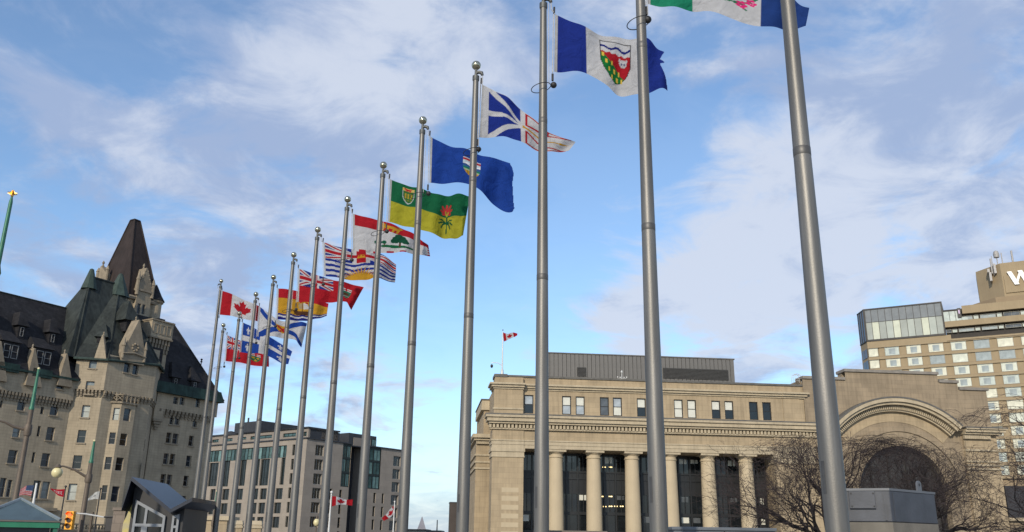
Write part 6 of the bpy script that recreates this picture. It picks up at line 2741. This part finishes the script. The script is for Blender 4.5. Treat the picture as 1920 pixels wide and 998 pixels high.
# far church spire and flat roofs on the skyline
a, b, tp = at_dist(784, 992, 300), at_dist(797, 992, 300), at_dist(791, 969, 300)
c = (a + b) / 2
w = (b - a).length / 2
r = empty('church_spire', (c.x, c.y, 0), rad(20), 'tiny pointed church spire on the far skyline', 'church')
MB().box(-w, w, -w, w, 0, a.z).build('tower', mat('hazy pale stone', (.38, .36, .36), .9, 0, .1, .3), r)
MB().loft([(-w, -w, a.z), (w, -w, a.z), (w, w, a.z), (-w, w, a.z)], [(-.08, -.08, tp.z), (.08, -.08, tp.z), (.08, .08, tp.z), (-.08, .08, tp.z)]).build('spire', mat('hazy grey spire', (.24, .24, .27), .8, 0, .15, .5), r)
for (x0, x1, yt, D, colr, lab) in ((762, 801, 992, 250, (.42, .36, .28), 'far low tan building with flat roof, below the church spire'),
                                   (800, 827, 994.5, 240, (.30, .30, .31), 'far low grey building with dark roof edge, beside the spire')):
    a, b = at_dist(x0, yt, D), at_dist(x1, yt, D)
    c = (a + b) / 2
    w = (b - a).length / 2
    r = empty('far_building', (c.x, c.y, 0), 0, lab, 'building', 'far low buildings')
    MB().box(-w, w, 0, 12, 0, a.z - .4).build('wall', mat(lab[:20], colr, .9, 0, .1, .5), r)
    MB().box(-w - .1, w + .1, -.2, 12.2, a.z - .4, a.z).build('roof', LEAD, r)
p, q = at_dist(820, 975, 240), at_dist(820, 994, 240)
r = empty('far_mast', (p.x, p.y, 0), 0, 'hair-thin aerial mast on the far skyline', 'mast')
MB().lathe([(.22, 0), (.12, p.z)], seg=8).build('shaft', CHAR, r)

# brown sign pylon near the middle
D = 21
a, b = at_dist(844, 943, D), at_dist(858.5, 943, D)
c = (a + b) / 2
w = (b - a).length / 2
r = empty('sign_pylon', (c.x, c.y, 0), rad(6), 'slim brown metal pylon beside a flagpole, edge-on', 'pylon')
MB().box(-w, w, 0, .5, 0, a.z).build('body', mat('rust brown metal', (.055, .042, .034), .6, .3, .25, 3), r, bevel=.008)
MB().box(w + .005, w + .03, .02, .4, .5, a.z - .02).build('edge_plate', WHT, r)
MB().box(-w - .01, w + .01, -.01, .51, a.z, a.z + .02).build('cap', CHAR, r)


# ---- grey metal box on a concrete plinth behind the nearest pole
def metal_box():
    D = 12.6
    k = at_dist(1674, 979, D)
    k2 = at_dist(1669, 915.5, D)
    GB = mat('blue grey painted box', (.062, .068, .082), .55, .15, .25, 2.5, .08, 40, streak=.3)
    aL, aR = rad(-22), rad(38)
    z0, z1 = k.z, k2.z
    c = Vector((k.x, k.y))
    dL = Vector((-math.cos(aL), -math.sin(aL)))
    dR = Vector((math.cos(aR), math.sin(aR)))

    def hit(x, y, d_):
        q = pix_dir(x, y)
        M2 = np.array([[q.x, -d_.x], [q.y, -d_.y]])
        return np.linalg.solve(M2, np.array([c.x, c.y]))[1]
    lL, lR = hit(1577, 950, dL), hit(1755, 950, dR)
    # near corner is the origin; faces run back to the left and to the right
    r = empty('utility_box', (c.x, c.y, 0), 0, 'blue-grey metal box with lifting lug on concrete, behind the nearest pole', 'utility box')
    pl = [(0, 0), tuple(dR * lR), tuple(dR * lR + dL * lL), tuple(dL * lL)]
    m = MB().column(pl, z0, z1 - .03)
    m.build('body', GB, r, bevel=.012)
    cen = (dR * lR + dL * lL) / 2
    grow = lambda s: [tuple(cen + (Vector(p) - cen) * s) for p in pl]
    m = MB().column(grow(1.02), z1 - .03, z1)
    m.build('lid', mat('pale grey lid', (.12, .127, .14), .5, .2, .1, 3), r)
    # hinged panel on the left face
    nL = Vector((-dL.y, dL.x))
    if nL.y > 0:
        nL = -nL

    def facebox(d_, n_, s0, s1, za, zb, t0, t1):
        p = [d_ * s0 + n_ * t0, d_ * s1 + n_ * t0, d_ * s1 + n_ * t1, d_ * s0 + n_ * t1]
        return MB().column([tuple(q) for q in p], za, zb)
    s0, s1 = hit(1641, 935, dL), hit(1592, 935, dL)
    zp1, zp0 = at_dist(1618, 921, D).z, at_dist(1618, 954, D).z
    facebox(dL, nL, s0, s1, zp0, zp1, 0.0, .035).build('access_panel', GB, r, bevel=.006)
    facebox(dL, nL, .10 * lL, .13 * lL, z0 + .02, z1 - .05, 0.0, .018).build('corner_strip', GB, r)
    nR = Vector((dR.y, -dR.x))
    facebox(dR, nR, .06 * lR, .08 * lR, z0 + .02, z1 - .05, 0.0, .006).build('corner_strip', GB, r)
    # lifting lug
    pos = hit(1729.5, 915, dR)
    p = dR * pos
    zl = at_dist(1729.5, 894, D).z
    m = MB()
    wv = .055
    n = 10
    pts = [(-wv, z1), (wv, z1), (wv, zl - wv)] + [(wv * math.cos(math.pi * q / n), zl - wv + wv * math.sin(math.pi * q / n)) for q in range(1, n)] + [(-wv, zl - wv)]
    m.prism(pts, -.012, .012)
    hole = MB().tube([(0, -.014, zl - wv), (0, .014, zl - wv)], .02, 12)
    for mb, nm, mt_ in ((m, 'lifting_lug', mat('pale grey lid', (0, 0, 0))), (hole, 'lug_hole', DARKHW)):
        mb.v = [(x * dR.x - y * dR.y + p.x - nR.x * .05, x * dR.y + y * dR.x + p.y - nR.y * .05, z) for (x, y, z) in mb.v]
        mb.build(nm, mt_, r)
    for (s_, zz_) in ((s0 + .02, zp1 - .03), (s1 - .03, zp1 - .03), (s0 + .02, zp0 + .03), (s1 - .03, zp0 + .03)):
        q = dL * s_ + nL * .036
        MB().tube([(q.x, q.y, zz_), (q.x + nL.x * .012, q.y + nL.y * .012, zz_)], .010, 8).build('bolt', DARKHW, r)
    CONC = mat('stained concrete plinth', (.17, .155, .13), .9, 0, .3, 1.5, .2, 15, streak=.35)
    MB().column(grow(1.0), 0, z0 - .004).build('plinth', CONC, r)


metal_box()
# two low cabinets whose tops just show along the bottom edge
for (x0, x1, yt, D, colr, lab) in ((1258, 1462, 988, 15.0, (.12, .135, .155), 'blue-grey cabinet top along the bottom edge before the columns'),
                                   (1024, 1140, 994.5, 15.5, (.15, .125, .105), 'brown cabinet top along the bottom edge, left of the grey one')):
    a, b = at_dist(x0, yt, D), at_dist(x1, yt + (x1 - x0) * .012, D)
    c = (a + b) / 2
    w = (b - a).length / 2
    r = empty('street_cabinet', (c.x, c.y, 0), rad(2), lab, 'cabinet', 'low street cabinets')
    cm_ = mat(lab[:14] + ' paint', colr, .55, .2, .2, 2.5)
    MB().box(-w + .03, w - .03, .03, .7, 0, a.z - .05).build('body', cm_, r)
    MB().box(-w, w, 0, .73, a.z - .05, a.z).build('lid', cm_, r, bevel=.008)
    MB().box(-.01, .01, .02, .03, .1, a.z - .06).build('door_seam', DARKHW, r)

# dark annex right of the arch
a, zq = S.p(1884, 911, 4)
an = empty('annex_building', tuple(S.w(a, 4, 0)), S.a, 'dark grey flat annex at the right edge below the hotel', 'building')
z_m = S.z(1900, 971, 4)
MB().box(0, 16, 0, 12, z_m, zq).build('upper_wall', mat('charcoal annex wall', (.045, .045, .05), .6, .2, .2, .8), an)
MB().box(-.3, 16, -.35, 12, z_m - .4, z_m - .004).build('ledge', ST_TRIM, an)
MB().box(0, 16, .1, 12, 0, z_m - .404).build('lower_wall', ST_ARCH, an)
window(an, (2.2, 6.2, .6, z_m - 1.5), .02, FR_BLACK, G_DARK, None, 'three', .1, .05)


# ------------------------------------------------------------------ bare trees
BARK = mat('dark grey brown bark', (.020, .016, .016), .9, 0, .3, 6, .4, 30)
TWIG = mat('reddish brown twigs', (.030, .021, .021), .9, 0, .3, 8)


def bare_tree(base, height, spread, seed, label, lean=(0, 0), trunk_h=1.6, limbs=7):
    rg = random.Random(seed)
    r = empty('bare_tree', (base.x, base.y, 0), 0, label, 'tree', 'leafless trees')
    thick, thin = MB(), MB()

    def branch(p, d, length, rad_, depth):
        n = 5 if depth < 3 else 3
        pts = [p.copy()]
        rs = [rad_]
        q = p.copy()
        dd = d.copy()
        for k in range(n):
            j = .22 if depth < 2 else .30
            dd = (dd + Vector((rg.gauss(0, j), rg.gauss(0, j), rg.gauss(0.03, j * .8)))).normalized()
            if q.z > height * .86:
                dd.z = min(dd.z, .05)
                dd.normalize()
            q = q + dd * (length / n)
            pts.append(q.copy())
            rs.append(rad_ * (1 - .62 * (k + 1) / n))
        (thick if rad_ > .016 else thin).tube(pts, rs, 6 if rad_ > .03 else (4 if rad_ > .012 else 3), cap=False)
        if depth >= 5 or length < .22:
            return
        kids = {0: 5, 1: 5, 2: 4, 3: 3, 4: 2}[depth]
        for k in range(kids):
            t = rg.uniform(.25, 1.0) if k else 1.0
            i = min(int(t * n), n - 1)
            f = t * n - i
            b = pts[i].lerp(pts[i + 1], f)
            ax = Vector((rg.gauss(0, 1), rg.gauss(0, 1), rg.gauss(0, 1)))
            base_d = (pts[i + 1] - pts[i]).normalized()
            side = base_d.cross(ax)
            if side.length < 1e-4:
                continue
            side.normalize()
            ang = rg.uniform(.45, .95) if k else rg.uniform(.1, .4)
            nd = (base_d * math.cos(ang) + side * math.sin(ang))
            out = Vector((b.x, b.y, 0))
            if out.length > .01:
                nd = nd + out.normalized() * .22
            nd.z += .12
            if b.z > height * .82:
                nd.z -= .45
            nd.normalize()
            branch(b, nd, length * rg.uniform(.52, .74), max(rs[i + 1] * rg.uniform(.6, .85), .0068), depth + 1)

    R0 = .028 * height
    top = Vector((lean[0] * trunk_h, lean[1] * trunk_h, trunk_h))
    MB().tube([Vector((0, 0, 0)), Vector((.02, .01, trunk_h * .3)), top * .7, top], [R0 * 1.5, R0 * 1.1, R0, R0 * .9], 12, cap=False).build('trunk', BARK, r, smooth=True)
    for k in range(limbs):
        a = 2 * math.pi * (k + rg.uniform(-.3, .3)) / limbs
        tilt = rg.uniform(.55, 1.15) if k else .15
        d = Vector((math.cos(a) * math.sin(tilt) * spread, math.sin(a) * math.sin(tilt) * spread, math.cos(tilt))).normalized()
        branch(top * rg.uniform(.75, 1.0), d, height * rg.uniform(.34, .46), R0 * rg.uniform(.45, .65), 0)
    thick.build('limbs', BARK, r, smooth=True, fix=False)
    thin.build('twigs', TWIG, r, fix=False, kind='stuff')
    return r


bare_tree(at_dist(1556, 1010, 40), 6.7, 1.0, 5, 'leafless tree behind the nearest pole, left of the arch window')
bare_tree(at_dist(1728, 1012, 42), 6.6, .9, 11, 'wide leafless tree in front of the great arch window', limbs=8)
bare_tree(at_dist(2060, 1026, 34), 7.0, 1.0, 23, 'leafless tree mostly beyond the right edge of the picture')
